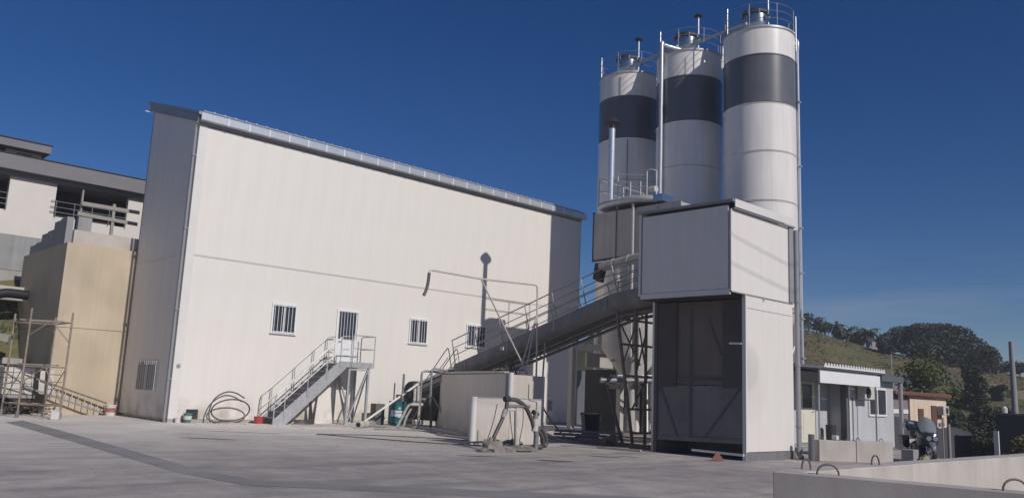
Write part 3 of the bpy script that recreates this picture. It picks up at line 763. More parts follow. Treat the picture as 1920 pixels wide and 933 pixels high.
# front low screen
FS = thing('low_panel_screen', 'low cream panel screen in front of the hopper with rounded white end post', 'screen', (5.9, -11.3, 0))
wall_panel((4.72, -11.2, 0), (5.96, -11.3, 0), 0.0, 1.36, 0.07, 'panel', PANEL3, FS)
wall_panel((5.972, -11.3, 0), (7.25, -11.4, 0), 0.0, 1.36, 0.07, 'panel', PANEL3, FS)
tube('end_post', [(4.62, -11.18, 0), (4.62, -11.18, 1.40)], 0.105, TRIM, FS, 16)
bar('top_trim', (4.62, -11.19, 1.385), (7.25, -11.4, 1.385), 0.09, GREYTRIM, FS, 0.03)
tube('ground_hose', smooth_path([(4.45, -11.1, 0.06), (4.8, -11.5, 0.10), (5.1, -11.7, 0.16), (5.35, -12.0, 0.03)], 5), 0.035, HOSE, FS)

# bent water pipe gantry
GP = thing('overhead_filling_pipe', 'thin bent filler pipe by the hopper with short dark hose hanging from its end', 'pipe', (8.6, -9.8, 0))
tube('pipe', smooth_path([(8.62, -9.8, 0.0), (8.62, -9.8, 2.5), (8.52, -9.8, 5.2)], 3) + [Vector((8.49, -9.8, 5.27)), Vector((8.38, -9.8, 5.30)), Vector((5.95, -9.8, 5.20)), Vector((3.86, -9.8, 5.22)), Vector((3.76, -9.8, 5.20)), Vector((3.72, -9.8, 5.12))], 0.032, PIPEW, GP)
tube('drop_hose', smooth_path([(3.72, -9.8, 5.12), (3.70, -9.8, 4.85), (3.65, -9.8, 4.6), (3.56, -9.8, 4.40)], 4), 0.05, HOSE, GP)
tube('stay', [(5.9, -9.8, 5.16), (8.25, -9.75, 2.2)], 0.028, PIPEW, GP)
tube('stay', [(8.52, -9.8, 4.2), (8.0, -9.55, 2.1)], 0.024, PIPEW, GP)
tube('stay', [(8.52, -9.8, 4.1), (7.9, -9.95, 2.1)], 0.02, PIPEW, GP)

# riser pipes and hoses left of the hopper
WP = thing('riser_pipes', 'pair of grey riser pipes bending over the hopper screen with valves and dusty hoses below', 'pipes', (8.5, -3.6, 0))
tube('riser', [(8.52, -3.5, 0.12), (8.50, -3.5, 2.10), (8.53, -3.5, 2.20), (8.66, -3.52, 2.25), (9.9, -3.6, 2.25)], 0.045, GALVD, WP)
tube('riser', [(8.86, -3.7, 0.9), (8.84, -3.7, 2.20), (8.88, -3.7, 2.32), (9.0, -3.72, 2.36), (9.7, -3.9, 2.30)], 0.045, GALVD, WP)
tube('valve_pipe', [(8.22, -3.5, 0.95), (8.22, -3.5, 1.55)], 0.05, PIPEW, WP)
tube('valve_pipe', [(8.40, -3.5, 0.95), (8.38, -3.5, 1.68)], 0.055, PIPEW, WP)
tube('manifold', [(8.05, -3.5, 0.93), (8.62, -3.5, 0.93)], 0.06, PIPEW, WP)
tube('valve_wheel', [(8.55, -3.5, 1.14), (8.75, -3.5, 1.14)], 0.05, GALVD, WP, 12)
tube('standpipe', smooth_path([(8.47, -3.55, 0.93), (8.44, -3.55, 0.3), (8.38, -3.6, 0.10), (8.05, -3.8, 0.05)], 4), 0.06, PIPEW, WP)
tube('hose', smooth_path([(8.15, -3.5, 0.93), (7.95, -3.5, 0.88), (7.7, -3.55, 0.55), (7.35, -3.7, 0.14), (6.9, -4.1, 0.05)], 5), 0.05, HOSEG, WP)
tube('hose', smooth_path([(8.2, -3.35, 0.75), (8.0, -3.35, 0.45), (7.75, -3.5, 0.10), (7.2, -3.9, 0.04)], 5), 0.045, HOSEG, WP)
hl = [([(5.9, -4.2, 0.04), (6.6, -4.6, 0.05), (7.3, -5.4, 0.04), (7.2, -6.6, 0.04), (6.4, -7.4, 0.04), (6.2, -9.0, 0.04), (5.7, -10.2, 0.04)], 0.035, HOSEG, 'dusty grey hose lying on the yard along the hopper screen'),
      ([(8.0, -4.1, 0.04), (8.1, -5.0, 0.04), (7.6, -6.4, 0.04), (7.1, -7.6, 0.04), (6.8, -9.0, 0.04)], 0.045, HOSEG, 'grey hose closest to the foot of the shaded hopper screen'),
      ([(2.0, -6.8, 0.03), (2.6, -8.4, 0.03), (3.2, -10.2, 0.03), (4.2, -11.5, 0.03), (5.4, -12.1, 0.03), (6.4, -12.3, 0.03)], 0.014, HOSE, 'long thin dark hose lying across the open yard to the low screen'),
      ([(2.0, -6.8, 0.03), (3.6, -7.4, 0.03), (5.0, -8.9, 0.03), (5.6, -10.4, 0.03)], 0.014, HOSE, 'thin hose running back from the yard towards the low screen'),
      ([(6.5, -2.4, 0.05), (7.0, -2.9, 0.06), (7.5, -3.6, 0.05), (7.2, -4.3, 0.05), (6.6, -4.0, 0.05), (7.2, -3.3, 0.09)], 0.05, HOSEG, 'thick grey hose in a loose loop in front of the teal drum')]
for pts, r_, m_, lab in hl: tag(tube('ground_hose', smooth_path(pts, 6), r_, m_, None, 8), lab, 'hose')
for k, (pts, r_) in enumerate((([(8.6, -10.2, 0.6), (8.65, -10.3, 0.2), (9.2, -10.9, 0.04), (9.9, -11.3, 0.04)], 0.035), ([(8.5, -10.4, 0.3), (8.9, -10.9, 0.05), (9.3, -11.3, 0.04), (9.9, -11.6, 0.04)], 0.03))):
    tag(tube('ground_hose', smooth_path(pts, 6), r_, HOSEY, None, 8), ['straw coloured hose trailing right from the hopper screen corner', 'second pale yellow hose on the ground beside the straw coloured one'][k], 'hose')
tag(tube('wall_hose', smooth_path([(8.85, -9.95, 3.3), (8.8, -9.95, 1.4), (9.0, -10.1, 0.8), (9.3, -10.4, 0.3), (9.45, -10.6, 0.03)], 5), 0.03, HOSEG, None, 8), 'pale hose hanging down right of the hopper screen', 'hose')
tag(MB().box(9.05, 9.10, -10.2, -9.98, 1.0, 1.36).build('switch_box', WHITEP, None, bevel=0.01), 'small white switch box hanging right of the hopper screen', 'box')

# filling stand with thick hoses
FSD = thing('filling_stand', 'dusty filling stand with bent crank pipe and thick dark hoses on the open yard', 'stand', (4.6, -13.3, 0))
Y0 = -13.3
tube('post', [(4.41, Y0, 0.05), (4.36, Y0, 1.16)], 0.075, PIPEW, FSD, 14)
tube('post_collar', [(4.39, Y0, 0.68), (4.389, Y0, 0.78)], 0.088, PIPEW, FSD, 14)
tube('manifold', [(3.94, Y0, 1.20), (4.85, Y0, 1.20)], 0.045, GALVD, FSD)
tube('manifold', [(4.0, Y0, 1.10), (4.5, Y0, 1.10)], 0.03, PIPEW, FSD)
tube('valve', [(3.88, Y0, 1.38), (4.06, Y0, 1.40)], 0.075, BLACKST, FSD, 12)
tube('left_hose', smooth_path([(3.98, Y0, 1.32), (3.94, Y0, 1.05), (3.88, Y0, 0.95), (3.75, Y0, 0.72), (3.45, Y0 - 0.02, 0.25), (3.38, Y0 - 0.02, 0.08)], 5), 0.055, HOSE, FSD, 10)
tube('hose_coupling', [(3.93, Y0, 1.1), (3.84, Y0, 0.90)], 0.066, HOSEG, FSD, 10)
tube('arch_hose', smooth_path([(4.05, Y0, 1.38), (4.35, Y0, 1.36), (4.7, Y0, 1.18), (4.95, Y0, 0.85), (5.06, Y0, 0.62)], 6), 0.062, HOSE, FSD, 10)
tube('right_post', [(5.16, Y0, 0.02), (5.17, Y0, 0.45), (5.08, Y0, 0.62), (5.12, Y0, 1.08)], 0.075, GALVD, FSD, 12)
tube('coupling', [(5.10, Y0, 0.52), (5.11, Y0, 0.86)], 0.10, PIPEW, FSD, 12)
tube('valve', [(5.0, Y0, 1.06), (5.2, Y0, 0.98)], 0.065, BLACKST, FSD, 10)
tube('crank_pipe', [(5.13, Y0, 1.05), (5.14, Y0, 1.33), (4.84, Y0, 1.37), (4.80, Y0, 1.45), (4.80, Y0, 1.82)], 0.017, GALVD, FSD)
tube('loop_hose', smooth_path([(5.2, Y0, 0.58), (5.42, Y0, 0.35), (5.5, Y0 + 0.05, 0.12), (5.38, Y0 + 0.1, 0.02 + 0.06), (4.9, Y0 + 0.25, 0.06), (4.2, Y0 + 0.35, 0.06), (3.8, Y0 + 0.4, 0.06)], 6), 0.062, HOSE, FSD, 10)
tube('loop_hose', smooth_path([(5.2, Y0, 0.56), (5.36, Y0, 0.60), (5.52, Y0, 0.42), (5.60, Y0, 0.2), (5.52, Y0, 0.10)], 6), 0.06, HOSE, FSD, 10)
for pts in ([(4.08, Y0, 1.2), (4.16, Y0, 0.7), (4.25, Y0 - 0.05, 0.15)], [(4.6, Y0, 1.15), (4.62, Y0, 0.75), (4.5, Y0, 0.2)], [(3.8, Y0 + 0.2, 1.25), (3.75, Y0 + 0.3, 0.7), (3.6, Y0 + 0.4, 0.1)]):
    tube('thin_cable', smooth_path(pts, 5), 0.012, HOSE, FSD, 6)
rnd = random.Random(5)
def lump(x, y, z, sx, sy, sz, m, name, parent, seed):
    import bmesh
    rn = random.Random(seed); mb = MB(); n1, n2 = 12, 7; vs = []; fs = []
    for i in range(n2 + 1):
        ph = math.pi / 2 * (1 - i / n2) if True else 0
        for k in range(n1):
            a_ = 2 * math.pi * k / n1; q = 1 + 0.22 * rn.uniform(-1, 1)
            vs.append((x + sx * q * math.cos(ph) * math.cos(a_), y + sy * q * math.cos(ph) * math.sin(a_), z + sz * math.sin(ph) * q))
    for i in range(n2):
        for k in range(n1):
            k2 = (k + 1) % n1; fs.append((i * n1 + k, i * n1 + k2, (i + 1) * n1 + k2, (i + 1) * n1 + k))
    mb.add(vs, fs); return mb.build(name, m, parent, smooth=True)
SLUDGE = mat('dried_cement_lumps', (0.27, 0.24, 0.21), 0.95, 0, 0.35, 6, bump=0.8, bscale=14)
lump(3.42, Y0 - 0.1, 0, 0.33, 0.3, 0.33, SLUDGE, 'weight_bag', FSD, 1)
lump(3.80, Y0 - 0.2, 0, 0.3, 0.25, 0.14, SLUDGE, 'weight_bag', FSD, 2)
lump(4.42, Y0 - 0.22, 0, 0.5, 0.3, 0.15, SLUDGE, 'base_slab', FSD, 3)
lump(3.1, Y0 - 0.15, 0, 0.22, 0.2, 0.10, SLUDGE, 'weight_bag', FSD, 4)
tag(lump(5.2, -12.3, 0, 0.35, 0.3, 0.22, SLUDGE, 'rubble_heap', None, 8), 'small grey rubble heap behind the filling stand', 'rubble')

# teal drum with printed label
DR = thing('oil_drum', 'teal steel oil drum with a white printed label at the conveyor foot', 'drum', (8.93, -1.45, 0))
MB().lathe([(0.001, 0.02), (0.285, 0.02), (0.295, 0.0), (0.295, 0.03), (0.288, 0.04), (0.288, 0.29), (0.30, 0.305), (0.288, 0.32), (0.288, 0.60), (0.30, 0.615), (0.288, 0.63), (0.288, 0.88), (0.297, 0.90), (0.297, 0.925), (0.27, 0.925), (0.27, 0.905), (0.001, 0.90)], 8.93, -1.45, 36).build('shell', TEAL, DR, smooth=True)
vw = math.atan2(CAM.y + 1.45, CAM.x - 8.93)
MB().lathe([(0.2925, 0.36), (0.2925, 0.585)], 8.93, -1.45, 24, vw - 0.75, vw + 1.05, caps=False).build('label', LABELW, DR, smooth=True)
# lettering on the drum: one mark and a word, wrapped round the drum
txt = [(0.0, 'P'), (0.17, 'F'), (0.235, 'U'), (0.30, 'C'), (0.365, 'H'), (0.43, 'S')]
glyph = {'P': ((0, 0, 0.25, 1), (0.25, 0.8, 0.9, 1), (0.65, 0.45, 0.9, 0.8), (0.25, 0.38, 0.9, 0.52)),
         'E': ((0, 0, 0.25, 1), (0.25, 0.8, 0.9, 1), (0.25, 0.4, 0.8, 0.58), (0.25, 0, 0.9, 0.2)),
         'T': ((0, 0.8, 0.95, 1), (0.36, 0, 0.6, 0.8)), 'R': ((0, 0, 0.22, 1), (0.22, 0.8, 0.85, 1), (0.62, 0.5, 0.85, 0.8), (0.22, 0.4, 0.85, 0.55), (0.6, 0, 0.85, 0.4)),
         'O': ((0, 0, 0.22, 1), (0.22, 0.8, 0.66, 1), (0.22, 0, 0.66, 0.2), (0.66, 0, 0.88, 1)),
         'N': ((0, 0, 0.22, 1), (0.22, 0.6, 0.45, 0.85), (0.42, 0.3, 0.65, 0.6), (0.65, 0, 0.87, 1)),
         'A': ((0, 0, 0.22, 0.85), (0.1, 0.8, 0.78, 1), (0.22, 0.38, 0.66, 0.55), (0.66, 0, 0.88, 0.85)),
         'S': ((0, 0.8, 0.85, 1), (0, 0.5, 0.22, 0.8), (0, 0.4, 0.85, 0.56), (0.63, 0.18, 0.85, 0.4), (0, 0, 0.85, 0.2))}
pm = MB()
def glyph_on_drum(ch, s0, wch, z0, hch):
    for (u0, v0, u1, v1) in glyph[ch]:
        a0_ = vw - 0.48 + (s0 + u0 * wch) / 0.293; a1_ = vw - 0.48 + (s0 + u1 * wch) / 0.293; rr_ = 0.2938
        q = [(8.93 + rr_ * math.cos(t_), -1.45 + rr_ * math.sin(t_), z0 + v * hch) for t_, v in ((a0_, v0), (a1_, v0), (a1_, v1), (a0_, v1))]
        pm.add(q, [(0, 1, 2, 3)])
glyph_on_drum('P', -0.01, 0.045, 0.44, 0.085)
for i, ch in enumerate('PETRONAS'): glyph_on_drum(ch, 0.075 + i * 0.038, 0.032, 0.455, 0.055)
pm.build('lettering', INK, DR)
MB().lathe([(0.025, 0.905), (0.025, 0.935), (0.001, 0.935)], 9.05, -1.55, 10).build('bung', GALVD, DR)
DR.scale = (1.22, 1.22, 1.08); DR.location = (8.80, -1.60, 0)
tag(tube('propped_pole', [(6.79, -2.2, 0.17), (9.35, -2.2, 1.74)], 0.045, WHITEP, None, 8), 'long white pole propped from the ground up over the teal drum', 'pole')
PR = thing('pipe_offcuts', 'two short dusty pipe sections lying end to end on the ground left of the drum', 'pipe', (6.6, -3.0, 0))
def hollow(p0, p1, r, m, name, parent):
    p0 = Vector(p0); p1 = Vector(p1); d = (p1 - p0).normalized()
    q = d.to_track_quat('Z', 'Y').to_matrix().to_4x4(); L = (p1 - p0).length
    mb = MB().lathe([(r * 0.72, 0), (r, 0), (r, L), (r * 0.72, L), (r * 0.72, 0)], 0, 0, 20, caps=False)
    mb.v = [q @ v + p0 for v in mb.v]; return mb.build(name, m, parent, smooth=True)
hollow((5.75, -3.4, 0.13), (6.55, -2.75, 0.13), 0.13, PIPEW, 'pipe_section', PR)
hollow((6.60, -2.71, 0.13), (7.2, -2.25, 0.13), 0.12, HOSEG, 'pipe_section', PR)
MB().tube([(5.76, -3.39, 0.13), (6.5, -2.8, 0.13)], 0.092, 12).build('bore', RUBBER, PR)
tag(box('black_crate', 8.15, 8.6, -1.0, -0.6, 0, 0.86, mat('grey_plastic_crate', (0.13, 0.125, 0.125), 0.6), None, 0.01), 'dark grey box against the wall left of the teal drum', 'box')

# ================================================================ silos
SC = [(21.06, -11.30), (21.09, -7.44), (21.38, -3.46)]; RS = 1.60; ZT = 18.15
SILOLAB = ['nearest and rightmost of the three tall white silos with a dark slate band', 'middle silo of the three tall white silos with slate bands, mostly shaded', 'farthest and leftmost of the three tall white silos with slate bands']
tc_ = math.atan2(CAM.y - SC[0][1], CAM.x - SC[0][0])
def silo(i, cx, cy):
    S = thing('cement_silo', SILOLAB[i], 'silo', (cx, cy, 0), 'cement silos')
    secs = [(ZT - 1.24, ZT, SILO), (14.66, 16.88, SILOBAND), (12.44, 14.63, SILO), (10.22, 12.41, SILO), (8.0, 10.19, SILO), (5.6, 7.97, SILO)]
    for k, (z0, z1, m_) in enumerate(secs):
        MB().lathe([(RS - 0.02, z0), (RS, z0 + 0.02), (RS, z1 - 0.03), (RS + 0.022, z1 - 0.02), (RS + 0.022, z1), (RS - 0.02, z1)], cx, cy, 72, caps=False).build('shell_ring', m_, S, smooth=True)
    MB().lathe([(RS - 0.03, 5.4), (RS - 0.03, ZT - 0.05)], cx, cy, 48).build('inner_shell', GREYTRIM, S)
    MB().lathe([(0.22, 3.0), (RS, 5.5)], cx, cy, 48).build('cone', SILO, S, smooth=True)
    MB().lathe([(RS + 0.05, ZT), (RS + 0.05, ZT + 0.09), (RS - 0.05, ZT + 0.10), (0.001, ZT + 0.35)], cx, cy, 64).build('roof', GALV, S, smooth=True)
    for a_ in (45, 135, 225, 315):
        x = cx + RS * 0.92 * math.cos(R(a_)); y = cy + RS * 0.92 * math.sin(R(a_))
        tube('leg', [(x, y, 0), (x, y, 6.2)], 0.11, SILO, S, 12)
    for a_, b2 in ((45, 135), (135, 225), (225, 315), (315, 45)):
        p = [(cx + RS * 0.92 * math.cos(R(t_)), cy + RS * 0.92 * math.sin(R(t_))) for t_ in (a_, b2)]
        tube('brace', [(*p[0], 0.4), (*p[1], 4.2)], 0.04, SILO, S, 6); tube('brace', [(*p[1], 0.4), (*p[0], 4.2)], 0.04, SILO, S, 6)
    # guard rail: ring rails and posts
    rr_ = RS - 0.02
    for h in (0.38, 0.74, 1.1):
        ring = [(cx + rr_ * math.cos(R(t_)), cy + rr_ * math.sin(R(t_)), ZT + 0.08 + h) for t_ in range(0, 361, 10)]
        tube('guard_rail', ring, 0.014, GALVD, S, 6)
    for t_ in range(15, 375, 45):
        x, y = cx + rr_ * math.cos(R(t_)), cy + rr_ * math.sin(R(t_)); tube('rail_post', [(x, y, ZT), (x, y, ZT + 1.19)], 0.013, GALVD, S, 6)
    # dust filter: conical neck, drum, cap with clamps
    fx, fy = cx - 0.1, cy + 0.1
    F = MB().lathe([(0.42, ZT + 0.15), (0.43, ZT + 0.30), (0.55, ZT + 0.62), (0.57, ZT + 0.80), (0.57, ZT + 1.2)], fx, fy, 32).build('dust_filter', STAINLESS, S, smooth=True)
    MB().lathe([(0.60, ZT + 1.2), (0.64, ZT + 1.24), (0.64, ZT + 1.36), (0.50, ZT + 1.46), (0.001, ZT + 1.50)], fx, fy, 32).build('filter_lid', BLACKST, F, smooth=True)
    for t_ in range(0, 360, 45):
        x, y = fx + 0.63 * math.cos(R(t_)), fy + 0.63 * math.sin(R(t_)); MB().box(x - 0.03, x + 0.03, y - 0.03, y + 0.03, ZT + 1.16, ZT + 1.36).build('clamp', GALV, F)
    MB().box(fx - 0.22, fx + 0.22, fy - 0.60, fy - 0.57, ZT + 0.84, ZT + 1.08).build('inspection_door', STAINLESS, F)
    # overpressure vent post with cap
    vx, vy = cx + 0.25, cy - 0.35
    tube('vent_pipe', [(vx, vy, ZT + 0.2), (vx, vy, ZT + 2.45)], 0.05, ZINC, S, 10)
    MB().lathe([(0.20, ZT + 2.46), (0.22, ZT + 2.50), (0.04, ZT + 2.62), (0.001, ZT + 2.63)], vx, vy, 16).build('vent_cap', BLACKST, S, smooth=True)
    # ladder posts at the left rim, small loops
    a_ = tc_ + 1.45
    for k, t_ in enumerate((a_, a_ + 0.35)):
        x, y = cx + (RS + 0.05) * math.cos(t_ + 0.0), cy + (RS + 0.05) * math.sin(t_)
        tube('ladder_stile', [(x, y, ZT - 0.7 + 0.4 * k), (x, y, ZT + 1.0 - 0.5 * k)], 0.018, ZINC, S, 6)
    for k in range(5):
        z = ZT - 0.55 + k * 0.3
        tube('ladder_rung', [(cx + (RS + 0.05) * math.cos(a_), cy + (RS + 0.05) * math.sin(a_), z), (cx + (RS + 0.05) * math.cos(a_ + .35), cy + (RS + 0.05) * math.sin(a_ + .35), z)], 0.014, ZINC, S, 5)
    return S
SS = [silo(i, *c_) for i, c_ in enumerate(SC)]
# weld seam running down the leftmost silo
# filling pipes
def on_rim(i, ang, off=0.12): return (SC[i][0] + (RS + off) * math.cos(ang), SC[i][1] + (RS + off) * math.sin(ang))
toc = [math.atan2(CAM.y - c_[1], CAM.x - c_[0]) for c_ in SC]
# right edge pipe on the nearest silo
px_, py_ = on_rim(0, toc[0] + 1.50, 0.09)
tube('filling_pipe', smooth_path([(SC[0][0] + 0.9, SC[0][1] - 1.0, ZT + 0.2), (px_, py_, ZT - 0.15), (px_, py_, ZT - 0.8)], 4) + [Vector((px_, py_, 0.5))], 0.065, ZINC, SS[0], 10)
for z in (3.5, 5.2, 7.2, 9.2, 12.0, 15.0): MB().box(px_ - 0.1, px_ + 0.1, py_ - 0.1, py_ + 0.1, z, z + 0.06).build('pipe_bracket', GALV, SS[0])
# middle silo pipe (bright, in front of its left side)
px_, py_ = on_rim(1, toc[1] - 0.86, 0.16)
tube('filling_pipe', smooth_path([(SC[1][0] - 0.35, SC[1][1] - 0.1, ZT + 0.45), (px_ + 0.30, py_ + 0.05, ZT + 0.62), (px_ + 0.05, py_, ZT + 0.66), (px_, py_, ZT + 0.40), (px_, py_, ZT - 0.2)], 5) + [Vector((px_, py_, 8.0))], 0.10, ZINC, SS[1], 10)
for z in (8.0, 10.4, 12.8, 15.2): MB().box(px_, px_ + 0.22, py_ - 0.03, py_ + 0.03, z, z + 0.05).build('pipe_bracket', GALV, SS[1])
# link catwalk pipes between the silo tops
tube('top_link_pipe', [(SC[0][0] - 0.9, SC[0][1] + 0.1, ZT + 0.62), (SC[1][0] - 0.6, SC[1][1] - 0.5, ZT + 0.62)], 0.075, GALV, SS[0], 8)
tube('top_link_pipe', [(SC[1][0] - 0.9, SC[1][1] + 0.1, ZT + 0.62), (SC[2][0] - 0.6, SC[2][1] - 0.5, ZT + 0.62)], 0.075, GALV, SS[1], 8)
tube('drain_pipe', [(SC[2][0] - 1.35, SC[2][1] - 1.0, 14.5), (SC[2][0] - 1.35, SC[2][1] - 1.0, 9.0)], 0.02, BLACKST, SS[2], 6)
for i, (dx, dy) in enumerate(((-1.15, 0.95), (-1.2, 0.9), (-0.9, 1.25))):
    tube('lightning_rod', [(SC[i][0] + dx, SC[i][1] + dy, ZT), (SC[i][0] + dx, SC[i][1] + dy, ZT + 1.5)], 0.025, ZINC, SS[i], 6)

# ================================================================ mixing tower
MT = thing('mixing_tower', 'grey panelled mixing unit with a railed rooftop platform left of the silos', 'mixing plant', (15, -9.3, 0))
MX = 13.55
def mpanel(y0, y1, z0, z1): return box('cladding_panel', MX - 0.03, MX, y0, y1, z0, z1, MIXP, MT)
MIXP = mat('dull_metal_cladding', (0.50, 0.455, 0.43), 0.55, 0.1, 0.14, 1.1, streak=0.12)
box('mixer_body', MX + 0.005, MX + 3.4, -12.3, -8.02, 7.02, 8.86, MIXP, MT)
for (y0, y1) in ((-9.16, -8.0), (-10.05, -9.22), (-11.2, -10.15), (-12.3, -11.26)): mpanel(y0, y1, 7.0, 8.9)
box('corner_angle', MX - 0.045, MX + 0.02, -8.0, -7.95, 6.95, 8.98, BLACKST, MT)
box('corner_angle', MX - 0.05, MX - 0.005, -9.215, -9.165, 6.95, 8.98, RUST, MT)
box('bottom_rim', MX - 0.05, MX + 0.0, -12.3, -7.95, 6.9, 6.97, BLACKST, MT)
tube('vertical_pipe', [(MX - 0.12, -10.1, 9.05), (MX - 0.12, -10.1, 5.6)], 0.06, GALV, MT, 10)
tube('vertical_pipe', [(MX - 0.30, -10.25, 6.4), (MX - 0.30, -10.25, 3.0)], 0.05, PIPEW, MT, 8)
tube('vertical_pipe', [(MX - 0.25, -10.6, 6.4), (MX - 0.25, -10.6, 2.6)], 0.05, PIPEW, MT, 8)
tube('vertical_pipe', [(MX - 0.30, -9.55, 6.2), (MX - 0.30, -9.55, 5.0)], 0.06, PIPEW, MT, 8)
# round-edged platform and duct on the roof
duct = smooth_path([(MX + 1.4, -8.1, 9.22), (MX + 0.5, -8.05, 9.22), (MX + 0.1, -8.3, 9.22), (MX - 0.1, -9.0, 9.24), (MX - 0.15, -10.0, 9.24), (MX + 0.1, -10.7, 9.22), (MX + 0.6, -11.1, 9.22)], 5)
tube('rim_duct', duct, 0.14, GALV, MT, 12)
MB().prism([(MX + 0.1, -8.2), (MX + 3, -8.2), (MX + 3, -12), (MX + 0.6, -11.1), (MX + 0.0, -10.6), (MX - 0.08, -9.0)], 'z', 9.10, 9.16).build('platform', GALVD, MT)
box('rim_box', MX + 0.1, MX + 0.9, -11.35, -10.9, 9.06, 9.34, STAINLESS, MT)
for (x, y, z0, z1) in ((MX, -9.2, 8.9, 10.45), (MX, -9.85, 9.2, 10.0), (MX + 0.15, -10.55, 9.2, 10.4), (MX + 0.3, -10.9, 9.2, 10.35), (MX, -8.2, 9.2, 10.3), (MX + 1.6, -8.2, 9.2, 10.35), (MX + 3.0, -8.2, 9.2, 10.35), (MX + 0.2, -10.2, 9.2, 10.05)):
    tube('post', [(x, y, z0), (x, y, z1)], 0.026, GALV, MT, 6)
for z in (10.35, 9.85):
    tube('handrail', [(MX + 3.0, -8.2, z), (MX, -8.2, z), (MX, -9.85, z - 0.38)], 0.022, GALV, MT, 6)
tube('handrail', [(MX, -9.2, 10.42), (MX + 0.15, -10.55, 10.2)], 0.022, GALV, MT, 6)
tube('handrail', [(MX, -9.2, 9.9), (MX + 0.15, -10.55, 9.7)], 0.022, GALV, MT, 6)
tube('handrail', smooth_path([(MX + 0.15, -10.55, 10.38), (MX + 0.2, -10.75, 10.42), (MX + 0.3, -10.9, 10.34)], 3), 0.03, ZINC, MT, 6)
tube('motor', [(MX + 0.3, -10.6, 9.62), (MX + 0.3, -10.9, 9.62)], 0.13, ACW, MT, 12)
# chimney with rain cap
CH = thing('exhaust_chimney', 'bright galvanised exhaust chimney with dark rain cap standing on the mixing unit', 'chimney', (MX - 0.02, -8.85, 9.2))
tube('stack', [(MX - 0.02, -8.85, 9.2), (MX - 0.02, -8.85, 12.42)], 0.13, ZINC, CH, 16)
for z in (10.3, 11.4): tube('stack_joint', [(MX - 0.02, -8.85, z), (MX - 0.02, -8.85, z + 0.04)], 0.14, ZINC, CH, 16)
MB().lathe([(0.33, 12.62), (0.35, 12.64), (0.15, 12.86), (0.001, 12.92)], MX - 0.02, -8.85, 20).build('rain_cap', BLACKST, CH, smooth=True)
for t_ in (0, 120, 240): tube('cap_strut', [(MX - 0.02 + 0.12 * math.cos(R(t_)), -8.85 + 0.12 * math.sin(R(t_)), 12.38), (MX - 0.02 + 0.2 * math.cos(R(t_)), -8.85 + 0.2 * math.sin(R(t_)), 12.66)], 0.012, GALV, CH, 5)
# sloping duct into the loading tower
tube('transfer_duct', [(12.0, -9.75, 6.35), (12.0, -12.2, 6.62), (11.2, -14.8, 6.9)], 0.19, STEELP, MT, 16)
for t_ in (0.25, 0.55, 0.85): 
    p = Vector((12.0, -9.75, 6.35)).lerp(Vector((12.0, -12.2, 6.62)), t_); tube('duct_flange', [p - Vector((0, 0.02, 0.002)), p + Vector((0, 0.02, 0.002))], 0.215, STEELP, MT, 16)
MB().prism([(-9.95, 6.5), (-9.55, 6.5), (-9.45, 5.9), (-9.75, 5.75)], 'x', 11.85, 12.15).build('duct_elbow', BLACKST, MT)
# hopper cone under the mixer
MB().lathe([(0.16, 1.3), (0.16, 1.95), (1.22, 3.35), (1.22, 5.6), (1.2, 6.9)], 14.55, -9.3, 40).build('weigh_hopper', mat('lit_pale_hopper_paint', (0.62, 0.59, 0.55), 0.5, 0, 0.12, 2, streak=0.12), MT, smooth=True)  # pale paint lightened for sunlight reaching in through the gaps
tube('discharge_pipe', [(14.5, -9.35, 1.95), (14.4, -9.4, 0.2)], 0.16, STEELP, MT, 12)
tube('screw_feeder', [(13.1, -8.9, 2.1), (15.6, -10.6, 2.2)], 0.11, GALVD, MT, 10)
# portal frame and legs
PF = [(14.3, -6.75), (15.35, -8.0)]
for (x, y) in ((14.25, -6.35), (15.0, -8.35), (16.8, -8.3), (13.7, -11.9), (16.8, -11.9)):
    box('leg', x - 0.11, x + 0.11, y - 0.11, y + 0.11, 0.02, 3.62 if y > -8.32 else 6.95, STEELP, MT)
    box('foot_plate', x - 0.2, x + 0.2, y - 0.2, y + 0.2, 0, 0.02, GALVD, MT)
bar('portal_beam', (14.25, -6.24, 3.48), (15.0, -8.35, 3.48), 0.2, STEELP, MT, 0.26)
bar('portal_beam', (14.2, -8.35, 1.9), (16.8, -8.35, 1.9), 0.14, STEELP, MT, 0.2)
tube('lamp', [(13.9, -6.6, 3.75), (13.9, -6.75, 3.72)], 0.09, WHITEP, MT, 10)
# dark aggregate machinery under the tower
tube('white_column', [(16.3, -8.2, 0.0), (16.3, -8.2, 3.3)], 0.13, WHITEP, MT, 12)
tube('slanted_pipe', [(15.2, -9.6, 0.1), (15.9, -9.0, 2.4)], 0.05, WHITEP, MT, 8)
MB().lathe([(0.12, 1.5), (0.7, 2.6), (0.7, 4.2)], 16.6, -10.3, 28, caps=False).build('second_hopper', MATS['lit_pale_hopper_paint'], MT, smooth=True)
for z in (2.3, 2.9): tube('hopper_ring_pipe', [(13.6, -9.0, z), (15.6, -10.4, z + 0.1)], 0.04, GALV, MT, 8)
MB().box(15.5, 17.5, -8.0, -6.0, 0.0, 2.6).build('control_cabinet', BLACKST, MT)
tag(box('dark_backdrop', 22.2, 27.0, 0.8, 3.4, 0.0, 2.9, DGREYWALL, None, 0.02), 'dark box added as a backdrop behind the mixing unit legs', 'container')  # dark box added to darken the gap behind the legs
box('screen_panel', 14.9, 16.9, -6.6, -6.5, 2.7, 3.3, STEELP, MT)
